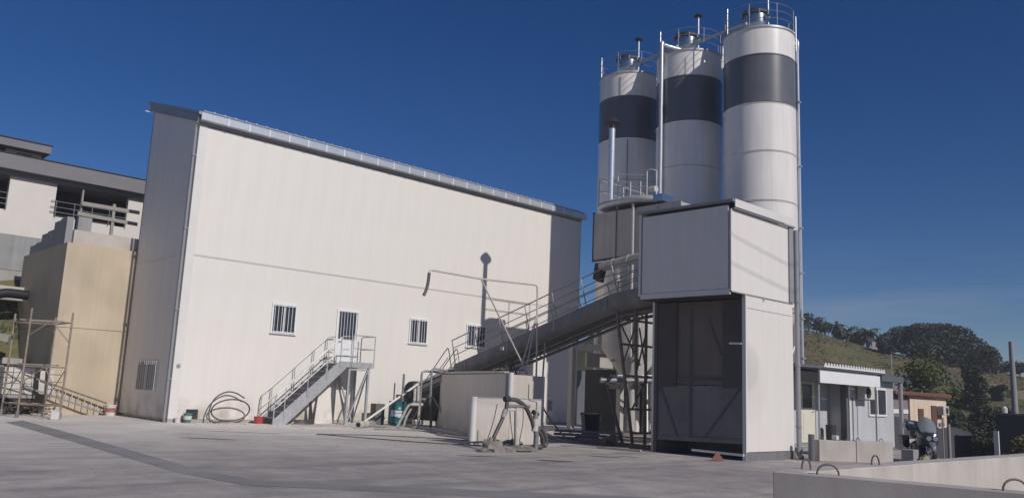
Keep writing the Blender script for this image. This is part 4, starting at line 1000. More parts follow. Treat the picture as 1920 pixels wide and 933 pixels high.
# brown beams seen between the tower and loading bay
for z in (3.05, 2.2): bar('walkway_beam', (11.2, -12.0, z), (14.6, -9.6, z), 0.07, RUST, MT)
LT = thing('beam_bundle', 'pale timber beams stacked on the ground right of the hopper hoses', 'timber', (10.3, -9.6, 0))
for k, z in enumerate((0.05, 0.17, 0.29)): bar('beam', (10.2 + 0.05 * k, -9.2, z + 0.0), (12.3, -11.9 - 0.2 * k, z + 0.0), 0.16, WOODG, LT, 0.09)
# wheelie bin
BN = thing('waste_bin', 'black wheeled waste bin standing under the conveyor', 'bin', (11.5, -9.85, 0))
MB().prism([(-0.25, 0.06), (0.25, 0.06), (0.31, 0.86), (-0.31, 0.86)], 'y', -0.28, 0.28).build('body', RUBBER, None, loc=(0, 0, 0))
bb = bpy.data.objects['body'] if 'body' in bpy.data.objects and bpy.data.objects['body'].parent is None else [o for o in bpy.data.objects if o.name.startswith('body') and o.parent is None][-1]
bb.parent = BN; bb.rotation_euler = (0, 0, R(-35))
placed(MB().box(-0.34, 0.34, -0.32, 0.34, 0.87, 0.91).box(-0.3, 0.3, 0.30, 0.38, 0.80, 0.95), 'lid', RUBBER, BN, (11.5, -9.85, 0), -35, 'Z', False)
tube('wheel', [(11.2, -9.5, 0.1), (11.28, -9.45, 0.1)], 0.1, RUBBER, BN, 14)
tube('wheel', [(11.7, -9.3, 0.1), (11.78, -9.25, 0.1)], 0.1, RUBBER, BN, 14)

# the unit was drawn up at its own datum; set it on its real footing
MT.location = (16.32, -8.28, 0); MT.scale = (1.049, 1.049, 1.049)
CH.location = Vector((16.32, -8.28, 0)) + (Vector((MX - 0.02, -8.85, 9.2)) - Vector((15, -9.3, 0))) * 1.049; CH.scale = MT.scale

# ================================================================ loading tower (clad cabin)
LB = thing('loading_tower', 'boxy cream-clad truck loading tower with overhanging upper box and an open dark bay', 'tower', (9.9, -16.3, 0))
yF, yB, x0, xo, x1 = -17.83, -14.72, 8.74, 8.0, 11.45
# two soft rounded shade arcs at the bay corner, painted into the panel colour
SHADEARC = panel_mat('shade_arc_panel', (0.76, 0.715, 0.67), 0.42, 'XY', 0.33, 0.12, 0.035)
nt = SHADEARC.node_tree; b = nt.nodes['Principled BSDF']; old = b.inputs['Base Color'].links[0].from_socket
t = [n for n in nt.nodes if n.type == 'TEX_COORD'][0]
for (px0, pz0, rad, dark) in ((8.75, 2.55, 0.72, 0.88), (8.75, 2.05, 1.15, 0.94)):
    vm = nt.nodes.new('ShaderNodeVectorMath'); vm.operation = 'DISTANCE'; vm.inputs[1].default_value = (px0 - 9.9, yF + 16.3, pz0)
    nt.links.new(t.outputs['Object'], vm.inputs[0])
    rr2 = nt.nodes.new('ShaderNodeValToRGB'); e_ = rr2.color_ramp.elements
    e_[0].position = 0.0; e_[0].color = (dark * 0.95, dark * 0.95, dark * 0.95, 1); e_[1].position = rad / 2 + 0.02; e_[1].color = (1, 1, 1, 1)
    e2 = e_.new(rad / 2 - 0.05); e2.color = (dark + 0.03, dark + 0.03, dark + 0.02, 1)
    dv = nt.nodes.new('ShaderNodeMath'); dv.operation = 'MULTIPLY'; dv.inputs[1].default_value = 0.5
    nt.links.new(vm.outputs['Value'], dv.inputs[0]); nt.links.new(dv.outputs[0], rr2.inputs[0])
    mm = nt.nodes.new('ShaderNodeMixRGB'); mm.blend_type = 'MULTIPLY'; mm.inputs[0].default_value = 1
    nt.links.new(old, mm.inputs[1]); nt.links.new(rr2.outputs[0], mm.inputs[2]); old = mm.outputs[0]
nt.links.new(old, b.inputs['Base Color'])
# lower walls
box('front_panel', x0 + 0.06, x1 - 0.02, yF, yF + 0.08, 0.24, 4.185, SHADEARC, LB)
box('front_panel', x0 + 0.06, x1 - 0.02, yF, yF + 0.08, 4.20, 4.56, PANEL2, LB)
box('front_panel', xo + 0.10, x1 - 0.02, yF, yF + 0.08, 4.585, 6.90, PANEL2, LB)
box('seam_trim', xo + 0.02, x1, yF - 0.022, yF + 0.02, 4.555, 4.59, GREYTRIM, LB)
box('plinth', x0, x1, yF - 0.02, yF + 0.10, 0.0, 0.225, GALVD, LB)
box('corner_trim', x0 - 0.01, x0 + 0.055, yF - 0.015, yF + 0.10, 0.0, 4.555, TRIM, LB)
box('corner_trim', xo - 0.012, xo + 0.095, yF - 0.015, yF + 0.03, 4.59, 6.90, TRIM, LB)
box('corner_trim', x1 - 0.24, x1 + 0.03, yF - 0.05, yF - 0.004, 4.6, 6.93, GREYTRIM, LB)
box('back_panel', x0 + 0.02, x1 - 0.05, yB + 0.02, yB + 0.10, 0.0, 4.5, PANEL2, LB)
box('side_panel', x1 - 0.08, x1, yF + 0.09, yB, 0.0, 6.9, PANEL2, LB)
# upper box: shaded left side in panels
for k in range(3):
    w = (yB - yF - 0.1) / 3; y0 = yF + 0.05 + k * w
    box('side_panel', xo, xo + 0.08, y0 + 0.0006 + (0.0 if k else 0.04), y0 + w - 0.0006, 4.66, 7.02, PANEL2, LB)
box('lower_trim', xo - 0.012, xo + 0.06, yF + 0.04, yB, 4.50, 4.65, TRIM, LB)
box('back_panel', xo, x1, yB + 0.0 + 0.01, yB + 0.09, 4.6, 7.1, PANEL2, LB)
box('floor_deck', xo + 0.065, x1 - 0.09, yF + 0.09, yB - 0.005, 4.48, 4.58, DARKIN, LB)
MB().prism([(yF - 0.10, 7.10), (yB + 0.15, 7.13), (yB + 0.15, 7.2), (yF - 0.10, 7.17)], 'x', xo - 0.06, x1 + 0.06).build('roof_sheet', GREYTRIM, LB)
box('roof_fascia', xo + 0.03, x1 + 0.05, yF - 0.13, yF - 0.105, 6.95, 7.18, TRIM, LB)
box('roof_soffit', xo + 0.03, x1 + 0.05, yF - 0.10, yF + 0.0, 6.91, 6.94, GREYTRIM, LB)
tube('small_hook', [(9.7, yF - 0.03, 4.57), (9.7, yF - 0.05, 4.47)], 0.02, GREYTRIM, LB, 6)
# steel frame inside the bay
for (y) in (yF + 0.19, -16.0, yB - 0.12):
    box('column', x1 - 0.30, x1 - 0.12, y - 0.06, y + 0.06, 0.05, 4.45, BLACKST, LB)
box('crossbeam', x1 - 0.26, x1 - 0.16, yF + 0.2, yB - 0.05, 2.12, 2.24, BLACKST, LB)
bar('brace', (x1 - 0.2, yF + 0.3, 2.1), (x1 - 0.2, -16.06, 0.2), 0.08, BLACKST, LB)
bar('brace', (x1 - 0.2, yB - 0.1, 2.1), (x1 - 0.2, -15.94, 0.2), 0.08, BLACKST, LB)
bar('brace', (x1 - 0.2, yF + 0.3, 2.3), (x1 - 0.2, -16.06, 4.2), 0.08, BLACKST, LB)
bar('brace', (x1 - 0.2, yB - 0.1, 2.3), (x1 - 0.2, -15.94, 4.2), 0.08, BLACKST, LB)
NET = mat('dusty_windbreak_sheet', (0.185, 0.150, 0.132), 0.85, 0, 0.2, 0.6, streak=0.10, c2=(0.135, 0.115, 0.105))
NETD = mat('dark_rubber_flap', (0.09, 0.08, 0.078), 0.8, 0, 0.2, 1.2)
FRM = mat('grimy_frame_steel', (0.115, 0.104, 0.102), 0.8, 0.0, 0.2, 2)
FRML = mat('paler_sheet_foot', (0.21, 0.20, 0.20), 0.85, 0, 0.25, 0.8, streak=0.08)  # lower sheet tone, paler and cooler than the upper
box('windbreak_sheet', x0 + 0.05, x0 + 0.07, yF + 0.11, yB - 0.11, 2.02, 4.44, NET, LB)
box('windbreak_sheet', x0 + 0.05, x0 + 0.07, yF + 0.11, yB - 0.11, 0.44, 2.0, FRML, LB)
box('frame_bar', x0 + 0.035, x0 + 0.048, -16.0 - 0.05, -15.95, 0.44, 4.2, FRM, LB)
box('frame_bar', x0 + 0.030, x0 + 0.049, yF + 0.75, yB - 0.82, 2.15, 2.24, FRM, LB)
for a, b_ in (((yF + 0.20, 1.95), (-16.45, 0.5)), ((yB - 0.20, 1.95), (-15.55, 0.5)), ((yF + 0.8, 2.9), (-16.6, 3.9))):
    bar('frame_bar', (x0 + 0.040, a[0], a[1]), (x0 + 0.040, b_[0], b_[1]), 0.012, FRM, LB, 0.07, up=(0, 0.7, 0.7))
box('rubber_curtain', x0 + 0.01, x0 + 0.028, yB - 0.80, yB - 0.12, 1.95, 4.45, NETD, LB)
box('rubber_curtain', x0 + 0.01, x0 + 0.028, yF + 0.12, yF + 0.74, 1.95, 4.45, NETD, LB)
bar('light_gap_bar', (x0 - 0.02, yF + 0.12, 3.19), (x0 - 0.02, yF + 0.50, 3.20), 0.03, WHITE, LB, 0.05)  # white bar standing for light showing through a gap
bar('floor_rail', (x0 - 0.02, yF + 0.06, 0.15), (x0 - 0.02, -16.1, 0.17), 0.05, WHITE, LB, 0.06)
box('door_post', x0 - 0.0, x0 + 0.10, yB - 0.10, yB + 0.015, 0.0, 4.47, FRM, LB)
bar('sheet_hem', (x0 + 0.04, yF + 0.12, 0.50), (x0 + 0.04, yB - 0.12, 0.44), 0.03, FRML, LB, 0.12)
box('bay_kerb', 10.5, 10.75, yF + 0.12, yB - 0.02, 0.0, 0.34, CONCG, LB)
LIN = mat('grimy_bay_lining', (0.34, 0.325, 0.32), 0.7, 0, 0.3, 1.0, streak=0.2)
box('lining', x1 - 0.11, x1 - 0.082, yF + 0.09, yB - 0.03, 0.02, 4.47, LIN, LB)
box('lining', x0 + 0.12, x1 - 0.115, yB - 0.02, yB + 0.012, 0.02, 4.47, LIN, LB)
box('lining', x0 + 0.07, x1 - 0.115, yF + 0.084, yF + 0.10, 0.02, 4.47, LIN, LB)
# downpipe on the right corner
tube('downpipe', [(x1 + 0.09, yF - 0.09, 6.85), (x1 + 0.09, yF - 0.09, 0.12), (x1 + 0.05, yF - 0.2, 0.05)], 0.075, GREYTRIM, LB, 12)
for z in (0.9, 2.7, 4.6): tube('pipe_joint', [(x1 + 0.09, yF - 0.09, z), (x1 + 0.09, yF - 0.09, z + 0.06)], 0.088, GREYTRIM, LB, 12)
# the rounded shade on the front is part of its panel colour
# warning triangle
TRI = thing('warning_triangle', 'faded red warning triangle standing on the ground at the loading bay entrance', 'warning triangle', (7.8, -17.5, 0))
BRICKRED = mat('dull_red_reflector', (0.26, 0.10, 0.085), 0.6, 0, 0.25, 20)
tp = Vector((7.80, -17.52, 0.27)); tl = Vector((7.66, -17.42, 0.01)); tr2 = Vector((7.92, -17.66, 0.01))
nn = (tl - tp).cross(tr2 - tp).normalized() * 0.02
vs = [tp, tl, tr2]; vs = vs + [v + nn for v in vs]
MB().add(vs, [(0, 1, 2), (3, 5, 4), (0, 3, 4, 1), (1, 4, 5, 2), (2, 5, 3, 0)]).build('reflector', BRICKRED, TRI)
bar('stand_foot', (7.72, -17.4, 0.012), (7.92, -17.5, 0.012), 0.03, BLACKST, TRI)
# low kerb planks left of the loading bay
for k, (p, q) in enumerate((((7.3, -12.3, 0.03), (8.6, -13.9, 0.03)), ((8.0, -13.2, 0.035), (8.3, -14.6, 0.035)))):
    tag(bar('plank', p, q, 0.12, WOODG, None, 0.05), ['pale plank lying on the yard edge before the trestle', 'short pale plank by the loading bay door post'][k], 'plank')

# two overhead cables on poles beyond the picture: their soft shadows cross the tower front
OC = thing('overhead_cables', 'pair of overhead cables whose soft shadows slant across the loading tower front', 'cable', (-20, -30, 0))
for dz in (0.0, -0.80):
    tube('cable', [(-20, -30, 14.45 + dz + 0.13 * 28), (8, -30, 14.45 + dz), (40, -30, 14.45 + dz - 0.13 * 32)], 0.012, RUBBER, OC, 6)
tube('pole', [(-20, -30, 0), (-20, -30, 18.6)], 0.15, CONCG, OC, 10)
tube('pole', [(40, -30, -1.5), (40, -30, 10.6)], 0.15, CONCG, OC, 10)

# ================================================================ site office
OF = thing('site_office', 'low grey prefabricated site office with porch canopy, white fascia board and cream door', 'office', (17.5, -15.5, 0))
box('wall', 13.0, 17.5, -16.0, -13.5, 0.15, 2.75, GREYWALL, OF)
box('wall', 17.52, 21.75, -16.6, -13.5, 0.10, 2.60, GREYWALL, OF)
box('corner_column', 17.36, 17.515, -16.72, -16.5, 0.12, 2.6, DGREYWALL, OF)
box('corner_trim', 17.54, 17.9, -16.625, -16.603, 0.12, 2.6, WHITE, OF)
MB().prism([(-17.25, 2.78), (-13.4, 2.84), (-13.4, 2.92), (-17.25, 2.86)], 'x', 12.9, 19.9).build('roof_slab', DGREYWALL, OF)
cs = MB().box(-0.055, 0.055, -0.02, 0.02, -0.035, 0.035).build('corrugation', WHITE, None, loc=(0, 0, 0))
x = 14.65
while x < 19.4: inst(cs, OF, (x, -17.28, 2.935)); x += 0.21
bpy.data.objects.remove(cs)
box('roof_edge', 14.55, 19.4, -17.285, -17.255, 2.84, 2.90, WHITE, OF)
box('fascia_board', 14.1, 18.75, -17.36, -17.31, 2.31, 2.70, WHITE, OF)
box('fascia_soffit', 14.15, 18.7, -17.30, -17.0, 2.70, 2.74, DGREYWALL, OF)
box('roof_fascia', 18.92, 21.95, -16.95, -16.62, 2.58, 2.80, DGREYWALL, OF)
box('roof_top', 19.92, 21.9, -16.6, -13.5, 2.62, 2.84, DGREYWALL, OF)
od = MB(); od.box(15.36, 16.42, -16.04, -16.003, 0.30, 2.38)
odo = od.build('door', CREAMDOOR, OF)
MB().box(15.48, 16.12, -16.055, -16.042, 1.48, 2.28).build('pane', DARKGLASS, odo)
MB().box(15.50, 16.10, -16.052, -16.042, 0.42, 1.30).build('door_panel', CREAMDOOR, odo)
tube('handle', [(16.22, -16.05, 1.36), (16.22, -16.10, 1.36), (16.10, -16.10, 1.36)], 0.012, GALVD, odo, 6)
box('side_pane', 16.50, 16.95, -16.03, -16.003, 1.45, 2.35, GREYWALL, OF)
for k in range(3): box('step', 14.2, 16.6, -16.35 - 0.3 * k, -16.05 - 0.3 * k, 0.0, 0.27 - 0.09 * k, CONCG, OF)
tube('post', [(14.2, -17.25, 0.0), (14.2, -17.25, 2.7)], 0.03, GALV, OF, 8)
tube('post', [(16.4, -17.25, 0.0), (16.4, -17.25, 2.7)], 0.025, GALVD, OF, 8)
tube('post', [(18.5, -17.28, 0.0), (18.5, -17.28, 2.7)], 0.03, GALVD, OF, 8)
tube('downpipe', [(21.85, -16.85, 2.6), (21.85, -16.85, 0.45), (22.05, -17.05, 0.35), (22.25, -17.2, 0.1)], 0.09, GREYTRIM, OF, 12)
ow = MB()
for a in ((19.40, 20.98, 2.25, 2.32), (19.40, 20.98, 1.26, 1.33), (19.40, 19.47, 1.33, 2.25), (20.91, 20.98, 1.33, 2.25), (20.13, 20.20, 1.33, 2.25)): ow.box(a[0], a[1], -16.66, -16.602, a[2], a[3])
owo = ow.build('window', WHITE, OF)
MB().box(19.47, 20.13, -16.62, -16.603, 1.33, 2.25).build('pane', DARKGLASS, owo)
MB().box(20.20, 20.91, -16.62, -16.603, 1.33, 2.25).build('pane', DARKGLASS, owo)
AC = MB().box(18.35, 19.15, -16.98, -16.68, 1.86, 2.34).build('air_conditioner', ACW, OF, bevel=0.015)
placed(MB().lathe([(0.001, 0), (0.19, 0), (0.19, 0.02), (0.001, 0.02)], 0, 0, 20), 'fan_grille', BLACKST, AC, (18.62, -16.982, 2.10), 90, 'X')
bar('bracket', (18.45, -16.62, 1.84), (18.45, -16.98, 1.84), 0.03, GALVD, OF)
bar('bracket', (19.05, -16.62, 1.84), (19.05, -16.98, 1.84), 0.03, GALVD, OF)
tube('conduit', [(18.1, -16.62, 1.9), (18.1, -16.62, 0.2)], 0.018, GALVD, OF, 6)
bin_ = tag(MB().lathe([(0.16, 0.3), (0.18, 0.9), (0.18, 0.92), (0.001, 0.92)], 16.9, -16.35, 16).build('litter_bin', BLACKST, None), 'small black litter bin beside the cream office door', 'bin')

# ================================================================ concrete blocks
def hook(name, p, span, h, ang, parent):
    pts = []
    for k in range(11):
        a_ = math.pi * k / 10; pts.append((p[0] + span / 2 * math.cos(a_) * math.cos(ang), p[1] + span / 2 * math.cos(a_) * math.sin(ang), p[2] + h * math.sin(a_) ** 0.75 - 0.02))
    return tube(name, pts, 0.012, RUST, parent, 8)
def block(p0, p1, h, th, label, hooks=(0.25, 0.75), z0=0.0, m=None, grp=None, hs=0.22, hh=0.2):
    p0 = Vector((*p0, z0)); p1 = Vector((*p1, z0)); d = (p1 - p0).normalized(); nn = Vector((-d.y, d.x, 0))
    B = thing('concrete_block', label, 'concrete block', (p0 + p1) / 2 + nn * th / 2, grp)
    q0 = p0 + d * 0.007; q1 = p1 - d * 0.007
    mb = MB(); mb.add([q0, q1, q1 + nn * th, q0 + nn * th] + [v + Vector((0, 0, h)) for v in (q0, q1, q1 + nn * th, q0 + nn * th)],
           [(0, 3, 2, 1), (4, 5, 6, 7), (0, 1, 5, 4), (1, 2, 6, 5), (2, 3, 7, 6), (3, 0, 4, 7)])
    mb.build('body', m or CONCL, B, bevel=0.012)
    for t_ in hooks:
        p = p0.lerp(p1, t_) + nn * th / 2 + Vector((0, 0, h)); hook('lifting_loop', p, hs, hh, -0.75, B)
    return B
# near bin: shaded front wall (left side towards the camera), runs towards the right
A0 = Vector((-2.64, -24.93)); A1 = Vector((-1.58, -29.3))
block(A0, A1, 0.8, 0.26, 'long concrete block of the foreground bin, rough shaded side towards the camera', hooks=(0.135, 0.55), hs=0.26, hh=0.14)
xs_b = [-2.32, -0.97, 0.94, 3.84, 6.8, 9.8]
labB = ['shortest lit block of the low bin wall beside the corner', 'second lit block of the low bin wall, with the thin lifting loop', 'third lit block of the low bin wall', 'fourth lit block of the low bin wall near the frame edge', 'farthest lit block of the low bin wall at the right frame edge']
for k in range(5):
    block((xs_b[k], -25.16), (xs_b[k + 1], -25.19), 0.8, 0.36, labB[k], hooks=((0.3,) if k == 0 else (0.56,) if k == 1 else ()), m=CONCL, hs=0.11, hh=0.15)
# office-side block wall
pA = Vector((11.40, -18.60)); pB = Vector((13.15, -20.0)); dd = (pB - pA) / 2
block(pA, pA + dd, 0.60, 0.3, 'left block of the low wall in front of the site office', hooks=(0.12, 0.85), hs=0.1, hh=0.1)
block(pA + dd, pB, 0.62, 0.3, 'right block of the low wall in front of the site office', hooks=(0.12, 0.75), hs=0.1, hh=0.1)
tag(tube('bollard', [(11.25, -18.45, 0), (11.25, -18.45, 0.75)], 0.09, DGREYWALL, None, 12), 'short dark grey post at the left end of the office block wall', 'post')
tag(box('kerb_stone', 13.7, 14.1, -20.35, -20.0, 0.0, 0.42, CONCG, None, 0.01), 'grey concrete stub between the block wall and the motorcycle', 'kerb')
tag(box('white_plastic_box', 11.9, 12.05, -18.9, -18.75, 0.62, 0.74, WHITEP, None, 0.01), 'tiny white box on top of the office block wall', 'box')

# ================================================================ motorcycle
MC = thing('motorcycle', 'parked dark blue touring motorcycle with tall smoked windscreen and top case behind the block wall', 'motorcycle', (15.1, -20.1, 0))
def MP(l, s, z):   # length forward, sideways, up: bike points towards the camera and left
    f = Vector((-0.80, -0.60, 0)); r_ = Vector((0.60, -0.80, 0)); return Vector((14.95, -20.15, 0)) + f * l + r_ * s + Vector((0, 0, z))
def wheel(l, r_, name):
    ax = (MP(0, 1, 0) - MP(0, 0, 0)); c_ = MP(l, 0, r_); q = ax.to_track_quat('Z', 'Y').to_matrix().to_4x4()
    mb = MB().lathe([(r_ * 0.72, -0.05), (r_ * 0.93, -0.065), (r_, -0.02), (r_, 0.02), (r_ * 0.93, 0.065), (r_ * 0.72, 0.05), (r_ * 0.72, -0.05)], 0, 0, 28, caps=False); mb.v = [q @ v + c_ for v in mb.v]
    w = mb.build(name, RUBBER, MC, smooth=True)
    mb = MB().lathe([(r_ * 0.62, -0.03), (r_ * 0.72, -0.04), (r_ * 0.72, 0.04), (r_ * 0.62, 0.03), (r_ * 0.62, -0.03)], 0, 0, 28, caps=False)
    mb.lathe([(0.05, -0.05), (0.05, 0.05)], 0, 0, 10)
    for k in range(5):
        a_ = R(72 * k); mb.bar((0.04 * math.cos(a_), 0.04 * math.sin(a_), 0), (r_ * 0.64 * math.cos(a_), r_ * 0.64 * math.sin(a_), 0), 0.03)
    mb.v = [q @ v + c_ for v in mb.v]; mb.build('rim', BIKES, w, smooth=False)
wheel(0.78, 0.31, 'front_wheel'); wheel(-0.72, 0.31, 'rear_wheel')
def hull(secs, m, name, smooth=True):
    """secs: (l, half width, z low, z high)"""
    mb = MB(); vs = []; fs = []; K = 10
    for (l, w, z0, z1) in secs:
        for k in range(K):
            a_ = 2 * math.pi * k / K; sx = math.copysign(abs(math.cos(a_)) ** 0.7, math.cos(a_)); sz = math.copysign(abs(math.sin(a_)) ** 0.7, math.sin(a_))
            vs.append(MP(l, w * sx, (z0 + z1) / 2 + (z1 - z0) / 2 * sz))
    for i in range(len(secs) - 1):
        for k in range(K): fs.append((i * K + k, i * K + (k + 1) % K, (i + 1) * K + (k + 1) % K, (i + 1) * K + k))
    fs += [tuple(range(K)), tuple(range((len(secs) - 1) * K, len(secs) * K))[::-1]]
    return mb.add(vs, fs).build(name, m, MC, smooth=smooth)
hull([(0.92, 0.04, 0.60, 0.72), (0.80, 0.22, 0.55, 0.92), (0.55, 0.30, 0.45, 1.0), (0.30, 0.26, 0.40, 0.98), (0.1, 0.14, 0.6, 0.95)], BIKEB, 'fairing')
hull([(0.30, 0.12, 0.72, 1.0), (0.15, 0.20, 0.70, 1.04), (-0.1, 0.18, 0.70, 0.98), (-0.2, 0.12, 0.70, 0.88)], BIKEB, 'tank')
hull([(-0.1, 0.14, 0.72, 0.84), (-0.35, 0.19, 0.70, 0.84), (-0.7, 0.16, 0.74, 0.92), (-0.85, 0.08, 0.78, 0.90)], RUBBER, 'seat')
hull([(0.35, 0.2, 0.18, 0.62), (0.0, 0.22, 0.16, 0.66), (-0.35, 0.14, 0.22, 0.6)], BLACKST, 'engine')
hull([(1.08, 0.05, 0.42, 0.5), (0.95, 0.09, 0.55, 0.66), (0.75, 0.10, 0.60, 0.70), (0.55, 0.08, 0.50, 0.58)], BIKES, 'front_fender')
hull([(-0.72, 0.22, 0.92, 0.95), (-0.78, 0.26, 0.90, 1.22), (-1.05, 0.26, 0.90, 1.24), (-1.15, 0.2, 0.94, 1.14)], BIKEB, 'top_case')
for s_ in (-1, 1):
    mb = MB(); vs = [MP(l, s_ * w, z) for l in (-0.45, -0.95) for (w, z) in ((0.22, 0.42), (0.42, 0.45), (0.44, 0.78), (0.24, 0.80))]
    mb.add(vs, [(0, 1, 2, 3), (7, 6, 5, 4), (0, 4, 5, 1), (1, 5, 6, 2), (2, 6, 7, 3), (3, 7, 4, 0)]).build('pannier', BIKEB, MC, bevel=0.03)
    tube('fork', [MP(0.78, s_ * 0.09, 0.31), MP(0.52, s_ * 0.09, 0.95)], 0.028, BIKES, MC, 8)
    tube('mirror_stalk', [MP(0.45, s_ * 0.25, 1.0), MP(0.42, s_ * 0.42, 1.15)], 0.01, BLACKST, MC, 6)
    tube('mirror', [MP(0.42, s_ * 0.36, 1.16), MP(0.42, s_ * 0.50, 1.18)], 0.05, BIKES, MC, 10)
    tube('handlebar', [MP(0.40, s_ * 0.05, 1.02), MP(0.25, s_ * 0.38, 1.02)], 0.018, RUBBER, MC, 8)
    tube('exhaust', [MP(-0.1, s_ * 0.2, 0.25), MP(-0.9, s_ * 0.22, 0.38)], 0.06, BIKES, MC, 10)
    tube('headlight', [MP(0.90, s_ * 0.09, 0.76), MP(0.93, s_ * 0.09, 0.76)], 0.07, BIKES, MC, 12)
ws = MB(); vs = []; K = 9
for (l, w, z) in ((0.78, 0.17, 0.90), (0.66, 0.24, 1.02), (0.54, 0.25, 1.18), (0.46, 0.18, 1.32), (0.44, 0.08, 1.37)):
    for k in range(K):
        u = -1 + 2 * k / (K - 1); vs.append(MP(l - 0.10 * u * u, w * u, z - 0.02 * u * u))
fs = [(i * K + k, i * K + k + 1, (i + 1) * K + k + 1, (i + 1) * K + k) for i in range(4) for k in range(K - 1)]
ws.add(vs, fs).add([v + (MP(-1, 0, 0) - MP(0, 0, 0)) * 0.006 for v in vs], [f[::-1] for f in fs]).build('windscreen', SCREEN, MC, smooth=True)
bar('number_plate', MP(-0.98, -0.1, 0.6), MP(-0.98, 0.1, 0.6), 0.01, WHITE, MC, 0.12)
# straw bag and stick at the wheel
tag(lump(14.05, -20.55, 0, 0.20, 0.16, 0.26, mat('straw_sack', (0.45, 0.38, 0.26), 0.9, 0, 0.3, 6), 'sack', None, 21), 'pale straw coloured sack on the ground beside the front wheel of the motorcycle', 'sack')

# ================================================================ pink house and things beyond
PH = thing('pink_cottage', 'small pink rendered cottage with terracotta eaves and brown shutters beyond the site office', 'house', (33, -12.5, 0))
box('wall', 30.2, 35.0, -14.0, -9.5, -1.2, 2.22, PINK, PH)
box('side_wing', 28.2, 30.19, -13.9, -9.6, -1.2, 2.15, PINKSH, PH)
MB().prism([(-14.22, 2.22), (-9.0, 2.62), (-9.0, 2.72), (-14.22, 2.36)], 'x', 27.9, 35.15).build('roof', TILE, PH)
tp_ = MB().tube([(0, -14.27, 2.30), (0, -14.1, 2.33)], 0.085, 8).build('eave_tile', TILE, None, loc=(0, 0, 0))
x = 28.0
while x < 35.15: inst(tp_, PH, (x, 0, 0)); x += 0.24
bpy.data.objects.remove(tp_)
for (a0_, a1_, z0, z1) in ((31.15, 31.75, 0.75, 1.62), (32.85, 33.5, 0.80, 1.80)):
    f = MB().box(a0_, a1_, -14.06, -14.003, z0, z1).build('shutter', SHUTTER, PH)
    box('sill', a0_ - 0.1, a1_ + 0.1, -14.14, -14.003, z0 - 0.08, z0 - 0.005, PINK, PH)
ph_ac = box('air_conditioner', 33.6, 34.35, -14.36, -14.05, 1.35, 1.80, ACW, PH, 0.02)
placed(MB().lathe([(0.001, 0), (0.17, 0), (0.17, 0.02), (0.001, 0.02)], 0, 0, 16), 'fan_grille', BLACKST, ph_ac, (34.05, -14.362, 1.57), 90, 'X')
tube('drainpipe', [(34.3, -14.08, 1.2), (34.3, -14.08, -1.0)], 0.05, PINK, PH, 8)
box('lintel', 28.3, 30.1, -13.95, -13.903, 1.35, 1.55, WHITE, PH)
YWM = mat('shadow_dark_render', (0.075, 0.07, 0.078), 0.85, 0, 0.15, 2)  # for a dark wall added to stand for shadow on the cottage foot
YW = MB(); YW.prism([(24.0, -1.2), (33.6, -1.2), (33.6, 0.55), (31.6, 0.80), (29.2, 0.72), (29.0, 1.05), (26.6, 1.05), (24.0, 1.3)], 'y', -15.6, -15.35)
tag(YW.build('shadow_wall', YWM, None), 'made-up dark wall standing for the shadow over the foot of the pink cottage', 'wall')
tag(tube('wooden_post', [(27.6, -16.6, -0.9), (27.6, -16.6, 1.0)], 0.07, WOODG, None, 10), 'slim weathered timber post right of the pink cottage', 'post')
tag(tube('wooden_post', [(26.9, -16.6, -0.9), (26.9, -16.6, 1.2)], 0.03, WOODG, None, 8), 'thin rod standing left of the weathered timber post', 'post')

UP = thing('utility_pole', 'tall grey concrete utility pole on the slope near the right frame edge', 'utility pole', (45.9, -14.2, 0))
z_ = land_h(45.9, -14.2)
tube('shaft', [(45.9, -14.2, z_ - 0.3), (45.9, -14.2, 5.95)], 0.21, CONCG, UP, 12, r2=0.14)
# dark shed wall, its shade put into the colour, and fence post on the right
SH = thing('dark_shed', 'dark shed standing low at the right frame edge, shade put into its colour', 'shed', (33.0, -17.5, 0))
box('wall', 31.3, 36.0, -20.5, -17.4, -1.3, 1.5, mat('shaded_wall_sheet', (0.045, 0.05, 0.062), 0.6, 0, 0.2, 1.2), SH)
box('roof_sheet', 31.2, 36.1, -20.6, -17.3, 1.51, 1.58, DGREYWALL, SH)
tag(box('white_marker', 26.4, 26.5, -18.9, -18.72, -0.6, 0.85, WHITE, None), 'short white marker post in front of the dark shed', 'marker post')
tag(box('white_tank', 31.5, 31.75, -17.35, -17.1, 1.6, 1.85, WHITEP, None, 0.03) if False else MB().lathe([(0.12, 1.585), (0.13, 1.8), (0.05, 1.9), (0.001, 1.9)], 31.6, -17.7, 12).build('white_canister', WHITEP, None), 'small white canister on the dark shed roof', 'canister')

# ---------------------------------------------------------------- vegetation
def leaves(mb, c, rad, n, size, rn, shell=0.55, squash=1.0):
    """n leaf-clump faces scattered in an ellipsoid, denser near its surface"""
    for _ in range(n):
        while True:
            d = Vector((rn.uniform(-1, 1), rn.uniform(-1, 1), rn.uniform(-1, 1)))
            if 0.02 < d.length < 1: break
        d = d.normalized() * (shell + (1 - shell) * rn.random() ** 0.6)
        p = Vector((c[0] + d.x * rad[0], c[1] + d.y * rad[1], c[2] + d.z * rad[2]))
        s = size * rn.uniform(0.6, 1.3)
        u = Vector((rn.uniform(-1, 1), rn.uniform(-1, 1), rn.uniform(-0.7, 0.7))).normalized(); w = u.cross(Vector((rn.uniform(-1, 1), rn.uniform(-1, 1), rn.uniform(-1, 1)))).normalized()
        mb.add([p - u * s, p + w * s * 0.45, p + u * s, p - w * s * 0.45], [(0, 1, 2, 3)])
